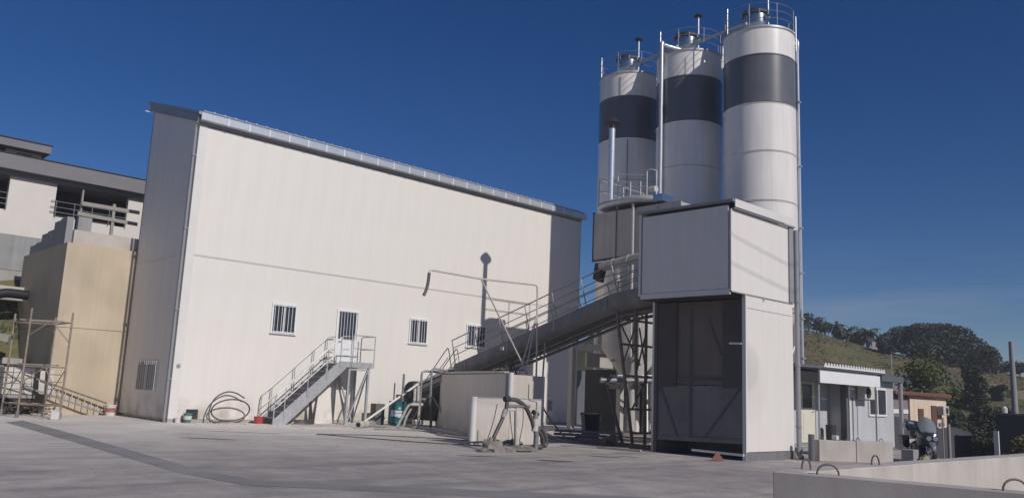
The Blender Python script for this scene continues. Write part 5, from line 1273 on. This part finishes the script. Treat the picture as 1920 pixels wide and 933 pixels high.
def tree(name, base, label, cat, clumps, m, trunk_h, tr, size=0.3, seed=1, nper=260, group=None, limbs=True):
    rn = random.Random(seed); T = thing(name, label, cat, base, group)
    b0 = Vector(base); top = b0 + Vector((0, 0, trunk_h)); tm_ = MB()
    tm_.tube([b0 - Vector((0, 0, 0.3)), b0.lerp(top, 0.5) + Vector((rn.uniform(-.1, .1), rn.uniform(-.1, .1), 0)) * trunk_h * 0.15, top], tr, 8, r2=tr * 0.6)
    if limbs:
        for (c_, r_) in clumps[:7]:
            tm_.tube([b0.lerp(top, 0.75), b0.lerp(top, 0.9).lerp(b0 + Vector(c_), 0.5), b0 + Vector(c_)], tr * 0.45, 6, r2=tr * 0.15)
    tm_.build('trunk', BARK, T, smooth=True)
    cm = MB()
    for (c_, r_) in clumps:
        leaves(cm, b0 + Vector(c_), r_, int(nper * max(0.4, r_[0] * r_[1] * 0.35)), size, rn)
    cm.build('crown', m, T)
    return T
rn = random.Random(11)
# direction "to the right as seen from the yard"
RT = Vector((0.5, -0.866, 0)); 
def cl(right, deep, up, a, bq, c_): v = RT * right + Vector((0.866, 0.5, 0)) * deep; return ((v.x, v.y, up), (a, bq, c_))
# big umbrella pine, made of several joined clumps
pb = Vector((96.6, 7.9, land_h(96.6, 7.9)))
zt = 11.9 - pb.z
cls = [cl(-5.2, 0, zt - 2.3, 1.9, 1.9, 1.3), cl(-3.6, 0.5, zt - 1.5, 2.2, 2.2, 1.4), cl(-1.6, -0.5, zt - 1.2, 2.3, 2.3, 1.4), cl(0.6, 0.2, zt - 1.1, 2.4, 2.4, 1.4), cl(2.2, -0.3, zt - 1.7, 2.2, 2.2, 1.7),
       cl(3.6, 0.3, zt - 2.9, 2.2, 2.2, 1.8), cl(5.2, 0, zt - 4.1, 1.9, 1.9, 1.7), cl(-0.5, -1, zt - 3.0, 2.6, 2.4, 1.6), cl(2.0, -1, zt - 3.9, 2.6, 2.3, 1.8), cl(-2.6, -0.6, zt - 2.9, 2.2, 2, 1.2), cl(4.4, -1.2, zt - 5.2, 2.2, 2, 1.6), cl(1.0, -1.4, zt - 5.2, 2.2, 2, 1.2)]
tree('umbrella_pine', pb, 'broad dark umbrella pine with a wide rounded crown on the hill', 'tree', cls, PINE, zt - 4, 0.35, 0.21, 3, 900)
def simple_tree(name, th, r, h, w, m, label, seed, size=0.25, cat='tree', lean=0, trunk=0.35, nper=600, low=0.2, n=9):
    b0 = polar(th, r); rn = random.Random(seed); cls = []
    for _ in range(n):
        a_ = rn.uniform(0, 6.28); q = rn.uniform(0.0, 0.55) * w; zz = rn.uniform(low, 0.82) * h; sc = 0.30 + 0.28 * rn.random()
        cls.append(((q * math.cos(a_), q * math.sin(a_), zz), (w * sc, w * sc, h * sc * 0.5)))
    return tree(name, b0, label, cat, cls, m, h * trunk, 0.05 * h ** 0.7, size * 0.7, seed, nper)
def T(px): return 46.65 - math.degrees(math.atan((px - 960) / 1548.4)) if True else 0
simple_tree('broadleaf_tree', T(1736), 66, 5.2, 2.5, BROAD, 'olive green bushy tree in front of the big umbrella pine', 21, 0.2, n=12)
simple_tree('broadleaf_tree', T(1703), 66, 2.6, 1.3, DARKLEAF, 'dark low tree just right of the office roof edge', 22, 0.2)
simple_tree('broadleaf_tree', T(1760), 66, 2.6, 1.3, DARKLEAF, 'dark bush below the olive green tree', 23, 0.2)
simple_tree('cypress', T(1838), 78, 4.0, 0.8, DARKLEAF, 'dark narrow cypress at the right foot of the umbrella pine', 24, 0.2, n=14, low=0.05)
simple_tree('cypress', T(1826), 84, 4.4, 1.1, PINE, 'dark tapering conifer touching the umbrella pine on its right', 25, 0.22, n=14, low=0.05)
simple_tree('round_tree', T(1858), 112, 3.4, 1.5, DARKLEAF, 'small round dark tree on the skyline left of the utility pole', 26, 0.22, trunk=0.5, low=0.4)
simple_tree('broadleaf_tree', T(1880), 76, 1.8, 1.3, DRYL, 'brownish scrubby bush below the cream wall', 27, 0.18)
simple_tree('broadleaf_tree', T(1800), 60, 1.8, 1.8, DARKLEAF, 'wide dark bush in the valley beyond the pink cottage', 28, 0.18, n=12)
simple_tree('broadleaf_tree', T(1850), 62, 2.2, 1.6, DARKLEAF, 'dark shrub thicket in the valley left of the utility pole', 29, 0.18, n=12)
simple_tree('broadleaf_tree', T(1775), 63, 1.6, 1.6, DARKLEAF, 'low dark bush directly above the cottage roof end', 30, 0.18, n=10)
simple_tree('broadleaf_tree', T(1915), 56, 2.0, 1.2, DRYL, 'dry brown bush at the right frame edge beside the pole', 31, 0.18)
simple_tree('dry_bush', T(1912), 35, 1.5, 0.9, DRYL, 'dry reddish bush low at the right frame edge before the shed', 32, 0.1, cat='bush', n=10)
vb = [(1690, 52, 1.9, 1.4, 'dark bush just above the left end of the cottage roof'), (1725, 50, 1.7, 1.6, 'dark bush above the middle of the cottage roof'), (1790, 50, 2.0, 1.7, 'dark rounded bush right of the cottage air conditioner'), (1822, 48, 1.7, 1.5, 'low dark bush in the middle of the valley floor'), (1860, 50, 1.9, 1.4, 'dark bush left of the utility pole foot'), (1885, 47, 1.5, 1.2, 'small dark bush behind the dark shed roof'), (1805, 84, 1.8, 1.6, 'mid-slope dark bush under the umbrella pine'), (1870, 90, 1.6, 1.3, 'round bush in front of the cream garden wall')]
for i, (px, r_, h, w, lab) in enumerate(vb): simple_tree('bush', T(px), r_, h, w, DARKLEAF if i % 3 else BROAD, lab, 80 + i, 0.17, cat='bush', n=9, low=0.1, trunk=0.2)
deb = MB(); rn = random.Random(91)
for _ in range(700):
    p = polar(rn.uniform(T(1900), T(1765)), rn.uniform(31.5, 42)); q = rn.uniform(0.05, 0.28)
    deb.add([p + Vector((q * rn.uniform(-1, 1), q * rn.uniform(-1, 1), q * rn.uniform(0, 0.9))) for _ in range(4)], [(0, 1, 2), (0, 2, 3), (0, 3, 1), (1, 3, 2)])
o = deb.build('debris', SOILD, None, loc=(0, 0, 0)); o['label'] = 'brown debris and broken pieces on the earth beyond the bin wall'; o['category'] = 'debris'; o['kind'] = 'stuff'
# branch reaching in from the right
bt_ = Vector((37.4, -18.6, land_h(37.4, -18.6)))
tree('bare_tree', bt_, 'sparse dark tree reaching in from the right frame edge above the pole', 'tree', [((0.2, -0.3, 6.9 - bt_.z), (1.0, 1.0, 0.9)), ((-0.3, 0.2, 5.9 - bt_.z), (0.8, 0.8, 0.6)), ((0.4, -0.6, 4.9 - bt_.z), (1.0, 1.0, 0.8)), ((0.1, 0.3, 5.3 - bt_.z), (0.5, 0.5, 0.3))], PINE, 4.4 - bt_.z, 0.12, 0.12, 41, 150)
# ridge hedge / distant line of trees: individual dark crowns along the skyline
for i, (px, r_, h, w) in enumerate(((1508, 128, 3.0, 1.9), (1522, 128, 2.8, 1.8), (1537, 129, 2.7, 1.9), (1552, 128, 2.3, 1.7), (1652, 132, 2.0, 1.5), (1664, 134, 2.1, 1.6), (1878, 128, 1.8, 2.1), (1896, 128, 2.1, 2.2), (1914, 127, 2.4, 2.2), (1846, 130, 1.6, 1.5))):
    simple_tree('ridge_tree', T(px), r_, h, w, DARKLEAF, ['dark ridge tree at the foot of the nearest silo pipe', 'dark ridge tree second from the silo pipe', 'dark ridge tree third from the silo pipe', 'dark ridge tree just left of the first palm', 'small ridge tree right of the tall palm', 'small ridge tree between the palms and the umbrella pine', 'low skyline tree right of the round tree', 'low skyline tree behind the utility pole', 'low skyline tree at the right frame edge', 'low skyline bush touching the umbrella pine on the right'][i], 50 + i, 0.26, n=7, nper=200, low=0.3, trunk=0.3)
# palms on the ridge
def palm(px, r_, h, label, seed, fr=1.5, nf=22):
    b0 = polar(T(px), r_); rn = random.Random(seed); P = thing('palm_tree', label, 'palm tree', b0)
    top = b0 + Vector((0.1, 0, h)); tube('trunk', [b0 - Vector((0, 0, 0.3)), b0.lerp(top, 0.5) + Vector((0.08, 0, 0)), top], 0.2, BARK, P, 8, r2=0.15)
    cm = MB()
    for k in range(nf):
        a_ = 2 * math.pi * k / nf + rn.uniform(-.2, .2); el_ = rn.uniform(-0.3, 1.2); L = fr * rn.uniform(0.8, 1.1)
        prev = Vector(top); 
        for j in range(6):
            t_ = (j + 1) / 6; e_ = el_ - 1.5 * t_
            nx = prev + Vector((math.cos(a_) * math.cos(e_), math.sin(a_) * math.cos(e_), math.sin(e_))) * L / 6
            sd_ = Vector((-math.sin(a_), math.cos(a_), 0))
            for sgn in (-1, 1):
                cm.add([prev, nx, nx + sd_ * sgn * 0.34 * (1 - t_ * 0.6) + Vector((0, 0, -0.12)), prev.lerp(nx, 0.4) + sd_ * sgn * 0.30 + Vector((0, 0, -0.10))], [(0, 1, 2, 3)])
            prev = nx
    cm.build('crown', PALML, P); return P
palm(1574, 126, 1.9, 'leftmost palm on the green ridge', 61, 2.0)
palm(1592, 127, 1.4, 'second palm on the green ridge, with a bushy crown', 62, 2.2, 34)
palm(1610, 127, 1.5, 'third palm on the green ridge, right half of the bushy pair', 63, 2.1, 34)
palm(1631, 125, 2.1, 'rightmost palm on the green ridge, its trunk showing', 64, 2.0, 34)
palm(1690, 64, 1.1, 'low spiky palm beside the office roof edge on the slope', 65, 0.9, 24)
# hill structures
def hbox(name, px0, px1, r0, depth, h, m, label, cat, dz=-0.5):
    a_ = polar(T(px0), r0); b2 = polar(T(px1), r0); d = (b2 - a_); d.z = 0; nn = Vector((-d.y, d.x, 0)).normalized() * depth; z0 = min(a_.z, b2.z) + dz; z1 = max(a_.z, b2.z) + h
    Tn = thing(name, label, cat, (a_ + b2) / 2)
    vs = [Vector((p.x, p.y, z)) for z in (z0, z1) for p in (a_, b2, b2 + nn, a_ + nn)]
    MB().add(vs, [(0, 3, 2, 1), (4, 5, 6, 7), (0, 1, 5, 4), (1, 2, 6, 5), (2, 3, 7, 6), (3, 0, 4, 7)]).build('wall', m, Tn)
    return Tn, a_, b2, nn, z1
Tn, a_, b2, nn, z1 = hbox('hillside_house', 1670, 1712, 88, 4, 0.9, CONCL, 'low grey-roofed house half hidden by the olive green tree on the hill', 'house')
r0_, r1_ = a_ - (b2 - a_) * 0.08, b2 + (b2 - a_) * 0.08
MB().add([Vector((r0_.x, r0_.y, z1)), Vector((r1_.x, r1_.y, z1)), Vector((r1_.x, r1_.y, z1)) + nn, Vector((r0_.x, r0_.y, z1)) + nn, Vector((r0_.x, r0_.y, z1 + 0.8)) + nn * 0.5 + (b2 - a_) * 0.1, Vector((r1_.x, r1_.y, z1 + 0.8)) + nn * 0.5 - (b2 - a_) * 0.1],
         [(0, 1, 5, 4), (1, 2, 5), (2, 3, 4, 5), (3, 0, 4), (0, 3, 2, 1)]).build('roof', DGREYWALL, Tn)
Tn, a_, b2, nn, z1 = hbox('white_shed', 1640, 1650, 122, 3, 1.0, PLASTER, 'tiny pale building at the right end of the palm ridge', 'building')
MB().add([Vector((v.x, v.y, z1 + 0.01)) for v in (a_, b2, b2 + nn, a_ + nn)] + [Vector((v.x, v.y, z1 + 0.15)) for v in (a_, b2, b2 + nn, a_ + nn)], [(0, 3, 2, 1), (4, 5, 6, 7), (0, 1, 5, 4), (1, 2, 6, 5), (2, 3, 7, 6), (3, 0, 4, 7)]).build('roof', TILE, Tn)
hbox('cream_wall', 1842, 1888, 92, 0.4, 1.1, mat('cream_render', (0.60, 0.50, 0.36), 0.85, 0, 0.15, 1.0), 'long cream garden wall on the hill right of the umbrella pine', 'wall')
hbox('cream_wall', 1902, 1922, 92, 0.4, 0.7, mat('cream_render', (0.50, 0.40, 0.28), 0.85), 'short cream wall piece right of the utility pole', 'wall')
hbox('field_wall', 1672, 1706, 80, 0.3, 0.6, CONCG, 'low grey block wall on the slope under the grey-roofed house', 'wall')
tag(tube('antenna_mast', [polar(T(1675), 95), polar(T(1675), 95) + Vector((0, 0, 3.0))], 0.05, GALV, None, 6), 'thin antenna mast standing at the grey-roofed hill house', 'mast')
# pale track climbing the slope
pts = [polar(T(px), r_) for px, r_ in ((1766, 74), (1782, 73), (1800, 72), (1815, 71.5), (1835, 71), (1870, 70), (1900, 69), (1940, 68))]
tk = MB(); vs = []
for p in pts: vs += [p + Vector((0, 0, 0.10)), p + Vector((0.45, 0.33, 0.24))]
tk.add(vs, [(2 * i, 2 * i + 2, 2 * i + 3, 2 * i + 1) for i in range(len(pts) - 1)])
struct(tk.build('track', mat('pale_track', (0.30, 0.25, 0.19), 0.9, 0, 0.2, 2), loc=(0, 0, 0)))
# scrub and dry grass on the slopes: nobody could count it
gr = MB(); rn = random.Random(77); gd = MB()
for _ in range(26000):
    th = rn.uniform(13, 28.5); r_ = 33 + 105 * rn.random() ** 0.8; p = polar(th, r_)
    s = rn.uniform(0.04, 0.13) * (0.4 + r_ / 90); a_ = rn.uniform(0, 6.28); u = Vector((math.cos(a_), math.sin(a_), 0))
    mb_ = gd if (rn.random() < 0.45 + (0.3 if th < 21 else -0.25)) else gr
    mb_.add([p - u * s, p + u * s, p + u * s * 0.5 + Vector((0, s * 0.9, s * 0.45)), p - u * s * 0.6 + Vector((0, s * 0.8, s * 0.35))], [(0, 1, 2, 3)])
for mb_, m_, lab in ((gr, GRASSY, 'green weeds and low scrub covering the slopes'), (gd, DRYL, 'dry brown grass tufts covering the slopes')):
    o = mb_.build('scrub', m_, None, loc=(0, 0, 0)); o['label'] = lab; o['category'] = 'scrub'; o['kind'] = 'stuff'

# ================================================================ left: retaining wall, house, scaffold
RW = thing('retaining_wall', 'tall tan cast-concrete retaining block beside the warehouse with a grey parapet on top', 'retaining wall', (-0.5, 8, 0))
MB().box(-2.43, 2.0, 6.0, 12.4, -0.2, 3.33).build('lower_lift', TAN, RW)
MB().box(-2.42, 2.0, 6.006, 12.4, 3.345, 6.62).build('upper_lift', TAN, RW)
box('pour_ledge', -2.47, 2.0, 5.97, 6.0, 3.32, 3.36, TAN, RW)
# stepped grey parapet
box('parapet', -2.15, 2.0, 6.30, 6.55, 6.62, 7.2, CONCL, RW)
box('parapet_step', -2.05, -1.55, 6.31, 6.8, 7.2, 7.75, CONCG, RW)
for k in range(6):
    y0 = 6.85 + k * 0.85
    box('side_wall_step', -2.40, -2.15, y0 - 0.3, y0 + 0.549, 6.62, 7.72 - 0.17 * k + (0.12 if k % 2 else 0), CONCG, RW)
box('ground_deck', -2.1, 2.0, 6.6, 12.4, 6.62, 6.9, CONC, RW)
# timber guard on the parapet
RW.location = (-0.72, 7.13, 0)
TG = thing('timber_guard_rail', 'bleached timber guard rail of posts and planks on top of the retaining wall', 'guard rail', (-0.5, 7, 6.9))
bar('post', (-0.55, 7.0, 6.9), (-0.58, 7.0, 8.62), 0.11, WOODG, TG)
bar('post', (-1.78, 7.1, 6.9), (-1.80, 7.1, 9.0), 0.06, WOODG, TG)
bar('plank', (-1.85, 6.93, 8.42), (0.45, 6.93, 8.43), 0.04, WOODG, TG, 0.15)
bar('plank', (-1.95, 6.93, 7.98), (0.42, 6.93, 7.92), 0.04, WOODG, TG, 0.15)

TG.location = (-0.72, 6.15, 6.9)
HS = thing('unfinished_house', 'white flat-roofed house with grey roof edge and dark balcony openings above the retaining wall', 'house', (0, 16, 6))
Y1 = 14.0
def hw(x0, x1, z0, z1): return box('wall', x0, x1, Y1, Y1 + 0.3, z0, z1, PLASTER, HS)
hw(-3.12, -1.10, 6.4, 10.62); hw(-1.10, 3.4, 6.4, 9.03); hw(2.28, 4.5, 9.03, 10.6); hw(-7, -3.12, 6.4, 9.0); hw(-7.2, -5.2, 9.0, 10.6)
box('recess', -7, 4.5, Y1 + 1.6, Y1 + 1.7, 6.4, 11.0, DARKIN, HS)
box('roof_slab', -7.6, 4.6, Y1 - 0.55, Y1 + 5, 10.85, 11.56, GREYPL, HS)
box('roof_slab_edge', -7.65, 4.65, Y1 - 0.6, Y1 + 5, 11.565, 11.60, DARKIN, HS)
box('soffit_band', -7.3, 4.5, Y1 - 0.2, Y1 + 4.5, 10.62, 10.84, GREYPL, HS)
box('penthouse_roof', -6.5, -1.5, Y1 + 0.3, Y1 + 4, 12.12, 12.50, GREYPL, HS)
box('penthouse_roof_edge', -6.55, -1.45, Y1 + 0.25, Y1 + 4, 12.505, 12.54, DARKIN, HS)
box('penthouse_wall', -3.3, -2.85, Y1 + 0.9, Y1 + 3.6, 11.6, 12.1, PLASTER, HS)
box('penthouse_wall', -2.15, -1.75, Y1 + 0.9, Y1 + 3.6, 11.6, 12.1, PLASTER, HS)
box('penthouse_core', -6.2, -1.9, Y1 + 1.3, Y1 + 3.5, 11.6, 12.1, DARKIN, HS)
box('penthouse_lintel', -2.85, -2.15, Y1 + 0.9, Y1 + 1.1, 12.02, 12.1, PLASTER, HS)
tube('balcony_post', [(0.1, Y1 + 0.1, 9.03), (0.1, Y1 + 0.1, 10.6)], 0.05, GREYPL, HS, 8)
for (x0, x1, n_) in ((-1.1, 2.28, 5), (-5.2, -3.12, 4)):
    for z in (9.25, 9.5, 9.78): tube('balcony_rail', [(x0 - 0.2, Y1 - 0.08, z), (x1 - 0.05, Y1 - 0.08, z)], 0.018, GALVD, HS, 6)
    for k in range(n_):
        xx = x0 + 0.05 + (x1 - x0 - 0.1) * k / (n_ - 1); tube('rail_post', [(xx, Y1 - 0.08, 9.0), (xx, Y1 - 0.08, 9.82)], 0.022, GALVD, HS, 6)
# lower garden wall and slabs
LG = thing('garden_wall', 'pale grey concrete garden wall under the white house at the left frame edge', 'wall', (-4, 13, 5))
box('upper_wall', -7, -1.5, 13.0, 13.3, 6.1, 7.72, CONCG, LG)
box('lower_wall', -7, -1.55, 12.7, 13.0, 4.4, 6.05, CONC, LG)
# stone slabs sticking out of the bank
for k, (x, y, z, w) in enumerate(((-4.3, 11.6, 5.2, 0.9), (-4.4, 10.6, 4.5, 0.7), (-3.6, 8.9, 2.9, 0.3), (-3.3, 8.3, 1.9, 0.4), (-4.1, 8.0, 1.6, 0.4))):
    s_ = MB().box(-w, w, -0.35, 0.35, -0.12, 0.12).build('stone_slab', CONC, None, loc=(0, 0, 0)); s_.location = (x, y, z); s_.rotation_euler = (0.2 * math.sin(k), 0.12 * math.cos(k * 2), 0.5 * k)
    tag(s_, ['topmost pale slab jutting from the bank at the left edge', 'second slab from the top on the left bank', 'small slab beside the retaining wall foot on the bank', 'slab half sunk in weeds on the left bank', 'lowest slab behind the scaffold'][k], 'slab')
tag(tube('culvert_pipe', smooth_path([(-4.6, 9.6, 3.7), (-4.2, 9.7, 4.45), (-3.6, 9.8, 4.75), (-2.9, 9.9, 4.78), (-2.3, 10.0, 4.75)], 6), 0.20, RUBBER, None, 12), 'thick black drain pipe arching out of the bank beside the tan wall', 'pipe')
tag(MB().box(-6.5, -2.45, 10.6, 11.2, 4.55, 5.15).build('concrete_ledge', CONCL, None, bevel=0.03), 'broken pale concrete ledge above the black drain pipe at the left edge', 'ledge')
wd = MB(); rn = random.Random(9)
for _ in range(2600):
    x = rn.uniform(-7.5, -2.6); y = rn.uniform(6.5, 12.5); 
    if rn.random() < 0.2: continue
    z = land_h(x, y)
    if z < 2.6 or z > 4.4: continue
    s = rn.uniform(0.06, 0.2); a_ = rn.uniform(0, 6.28); u = Vector((math.cos(a_), math.sin(a_), 0))
    p = Vector((x, y, z)); wd.add([p - u * s, p + u * s, p + u * s * 0.4 + Vector((0, 0, s * 1.5)), p - u * s * 0.6 + Vector((0, 0, s * 1.2))], [(0, 1, 2, 3)])
o = wd.build('weeds', GRASSY, None, loc=(0, 0, 0)); o['label'] = 'green weeds on the bank behind the scaffold'; o['category'] = 'weeds'; o['kind'] = 'stuff'
rb = MB(); rn = random.Random(19)
for _ in range(420):
    x = rn.uniform(-6.5, -2.5); y = rn.uniform(4.2, 6.9); s = rn.uniform(0.05, 0.2); z = max(0, land_h(x, y)) + rn.uniform(0, 0.25)
    rb.add([(x + s * rn.uniform(-1, 1), y + s * rn.uniform(-1, 1), z + s * rn.uniform(0, 1.2)) for _ in range(4)], [(0, 1, 2), (0, 2, 3), (0, 3, 1), (1, 3, 2)])
o = rb.build('rubble', SOILD, None, loc=(0, 0, 0)); o['label'] = 'dark rubble and debris heaped behind the scaffold'; o['category'] = 'rubble'; o['kind'] = 'stuff'
# crates and boards behind the scaffold
PB = thing('block_stack', 'stack of pale boxes on a pallet behind the scaffold tower', 'stack', (-3.75, 5.2, 0))
for i in range(3):
    for j in range(5):
        box('carton', -4.25 + i * 0.36, -3.91 + i * 0.36, 5.0, 5.5, 0.72 + j * 0.2, 0.90 + j * 0.2, PIPEW, PB, 0.006)
box('pallet', -4.3, -3.1, 4.95, 5.55, 0.58, 0.70, WOODG, PB)
box('pallet_base', -4.25, -3.15, 5.0, 5.5, 0.0, 0.57, BLACKST, PB)
for k, (x0_, x1_, z1_) in enumerate(((-2.98, -2.78, 1.62), (-2.70, -2.46, 1.68))):
    tag(MB().prism([(x0_, 0.75), (x1_, 0.75), (x1_ - 0.06, z1_), (x0_ - 0.02, z1_)], 'y', 5.0, 5.06).build('pale_board', PIPEW, None), ['narrow pale board standing behind the scaffold next to the box stack', 'wider pale board standing behind the scaffold by the tan wall'][k], 'board')
tag(tube('white_helmet_pot', [(-2.7, 5.03, 1.69), (-2.7, 5.03, 1.78)], 0.10, WHITEP, None, 12), 'small white pot on top of the pale boards behind the scaffold', 'pot')

SCF = thing('scaffold_tower', 'rusty beige scaffold tower of two frames with narrow rungs in front of the tan wall', 'scaffold', (-3.7, 2.6, 0))
SCM = mat('scaffold_paint', (0.36, 0.29, 0.23), 0.6, 0.2, 0.35, 7)
P2, P4, P1, P3 = Vector((-4.2, 2.4, 0)), Vector((-3.13, 1.45, 0)), Vector((-4.35, 3.9, 0)), Vector((-3.15, 3.4, 0))
HH = 3.65
for P_, h_ in ((P2, 3.75), (P4, 3.65), (P1, 3.6), (P3, 3.55)): 
    tube('standard', [P_, P_ + Vector((0, 0, h_))], 0.035, SCM, SCF, 8)
    tube('foot', [P_, P_ + Vector((0, 0, 0.22))], 0.06, GALVD, SCF, 8)
def at_(P_, z): return P_ + Vector((0, 0, z))
for z in (0.45, 1.75, 3.3):
    tube('ledger', [at_(P2, z), at_(P4, z)], 0.024, SCM, SCF, 6); tube('ledger', [at_(P1, z), at_(P3, z)], 0.024, SCM, SCF, 6)
    tube('transom', [at_(P2, z), at_(P1, z)], 0.024, SCM, SCF, 6); tube('transom', [at_(P4, z), at_(P3, z)], 0.024, SCM, SCF, 6)
bar('platform_board', at_(P1.lerp(P2, 0.5), 3.36), at_(P3.lerp(P4, 0.5), 3.36), 0.5, WOODG, SCF, 0.04)
bar('platform_board', at_(P1.lerp(P2, 0.5), 1.82), at_(P3.lerp(P4, 0.5), 1.82), 0.3, WOODG, SCF, 0.04)
for (a_, b2) in ((at_(P2, 2.8), at_(P2.lerp(P4, 0.45), 3.28)), (at_(P4, 2.6), at_(P2.lerp(P4, 0.55), 3.28)), (at_(P4, 1.7), at_(P3, 0.5)), (at_(P2.lerp(P4, 0.5), 1.75), at_(P4, 0.5)), (at_(P2, 1.2), at_(P2.lerp(P4, .5), 1.75)), (at_(P1, 0.5), at_(P2, 1.75))):
    tube('brace', [a_, b2], 0.018, SCM, SCF, 6)
q0, q1 = P2.lerp(P4, 0.62), P2.lerp(P4, 0.95)
for z in [0.25 + 0.25 * k for k in range(7)]: tube('rung', [at_(q0, z), at_(q1, z)], 0.016, SCM, SCF, 6)
tube('stile', [q0, at_(q0, 3.3)], 0.022, SCM, SCF, 6)

LD = thing('lying_ladder', 'dark aluminium ladder lying on its side along the foot of the tan wall', 'ladder', (-1.8, 5.7, 0))
la, lb_ = Vector((-3.6, 4.90, 1.05)), Vector((-0.55, 4.70, 0.04)); off = Vector((0, 0.12, 0.42))
bar('stile', la, lb_, 0.04, GALVD, LD, 0.06); bar('stile', la + off, lb_ + off, 0.04, RUST, LD, 0.06)
for k in range(13): p = la.lerp(lb_, (k + 0.5) / 13); bar('rung', p, p + off, 0.03, GALVD, LD)

# ================================================================ air
HZ = bpy.data.materials.new('added_thin_haze'); HZ.use_nodes = True  # haze volume added to lift shadows like lens glare and fade far trees
nt = HZ.node_tree; nt.nodes.remove(nt.nodes['Principled BSDF'])
pv = nt.nodes.new('ShaderNodeVolumePrincipled'); pv.inputs['Density'].default_value = 0.0010; pv.inputs['Color'].default_value = (0.86, 0.88, 0.92, 1)
nt.links.new(pv.outputs[0], nt.nodes['Material Output'].inputs['Volume'])
o = box('haze', -2900, 2900, -2900, 2900, -4.0, 24.0, HZ); o['kind'] = 'stuff'; o['label'] = 'thin pale haze over the yard, added for lens glare and paler far trees'; o['category'] = 'haze'
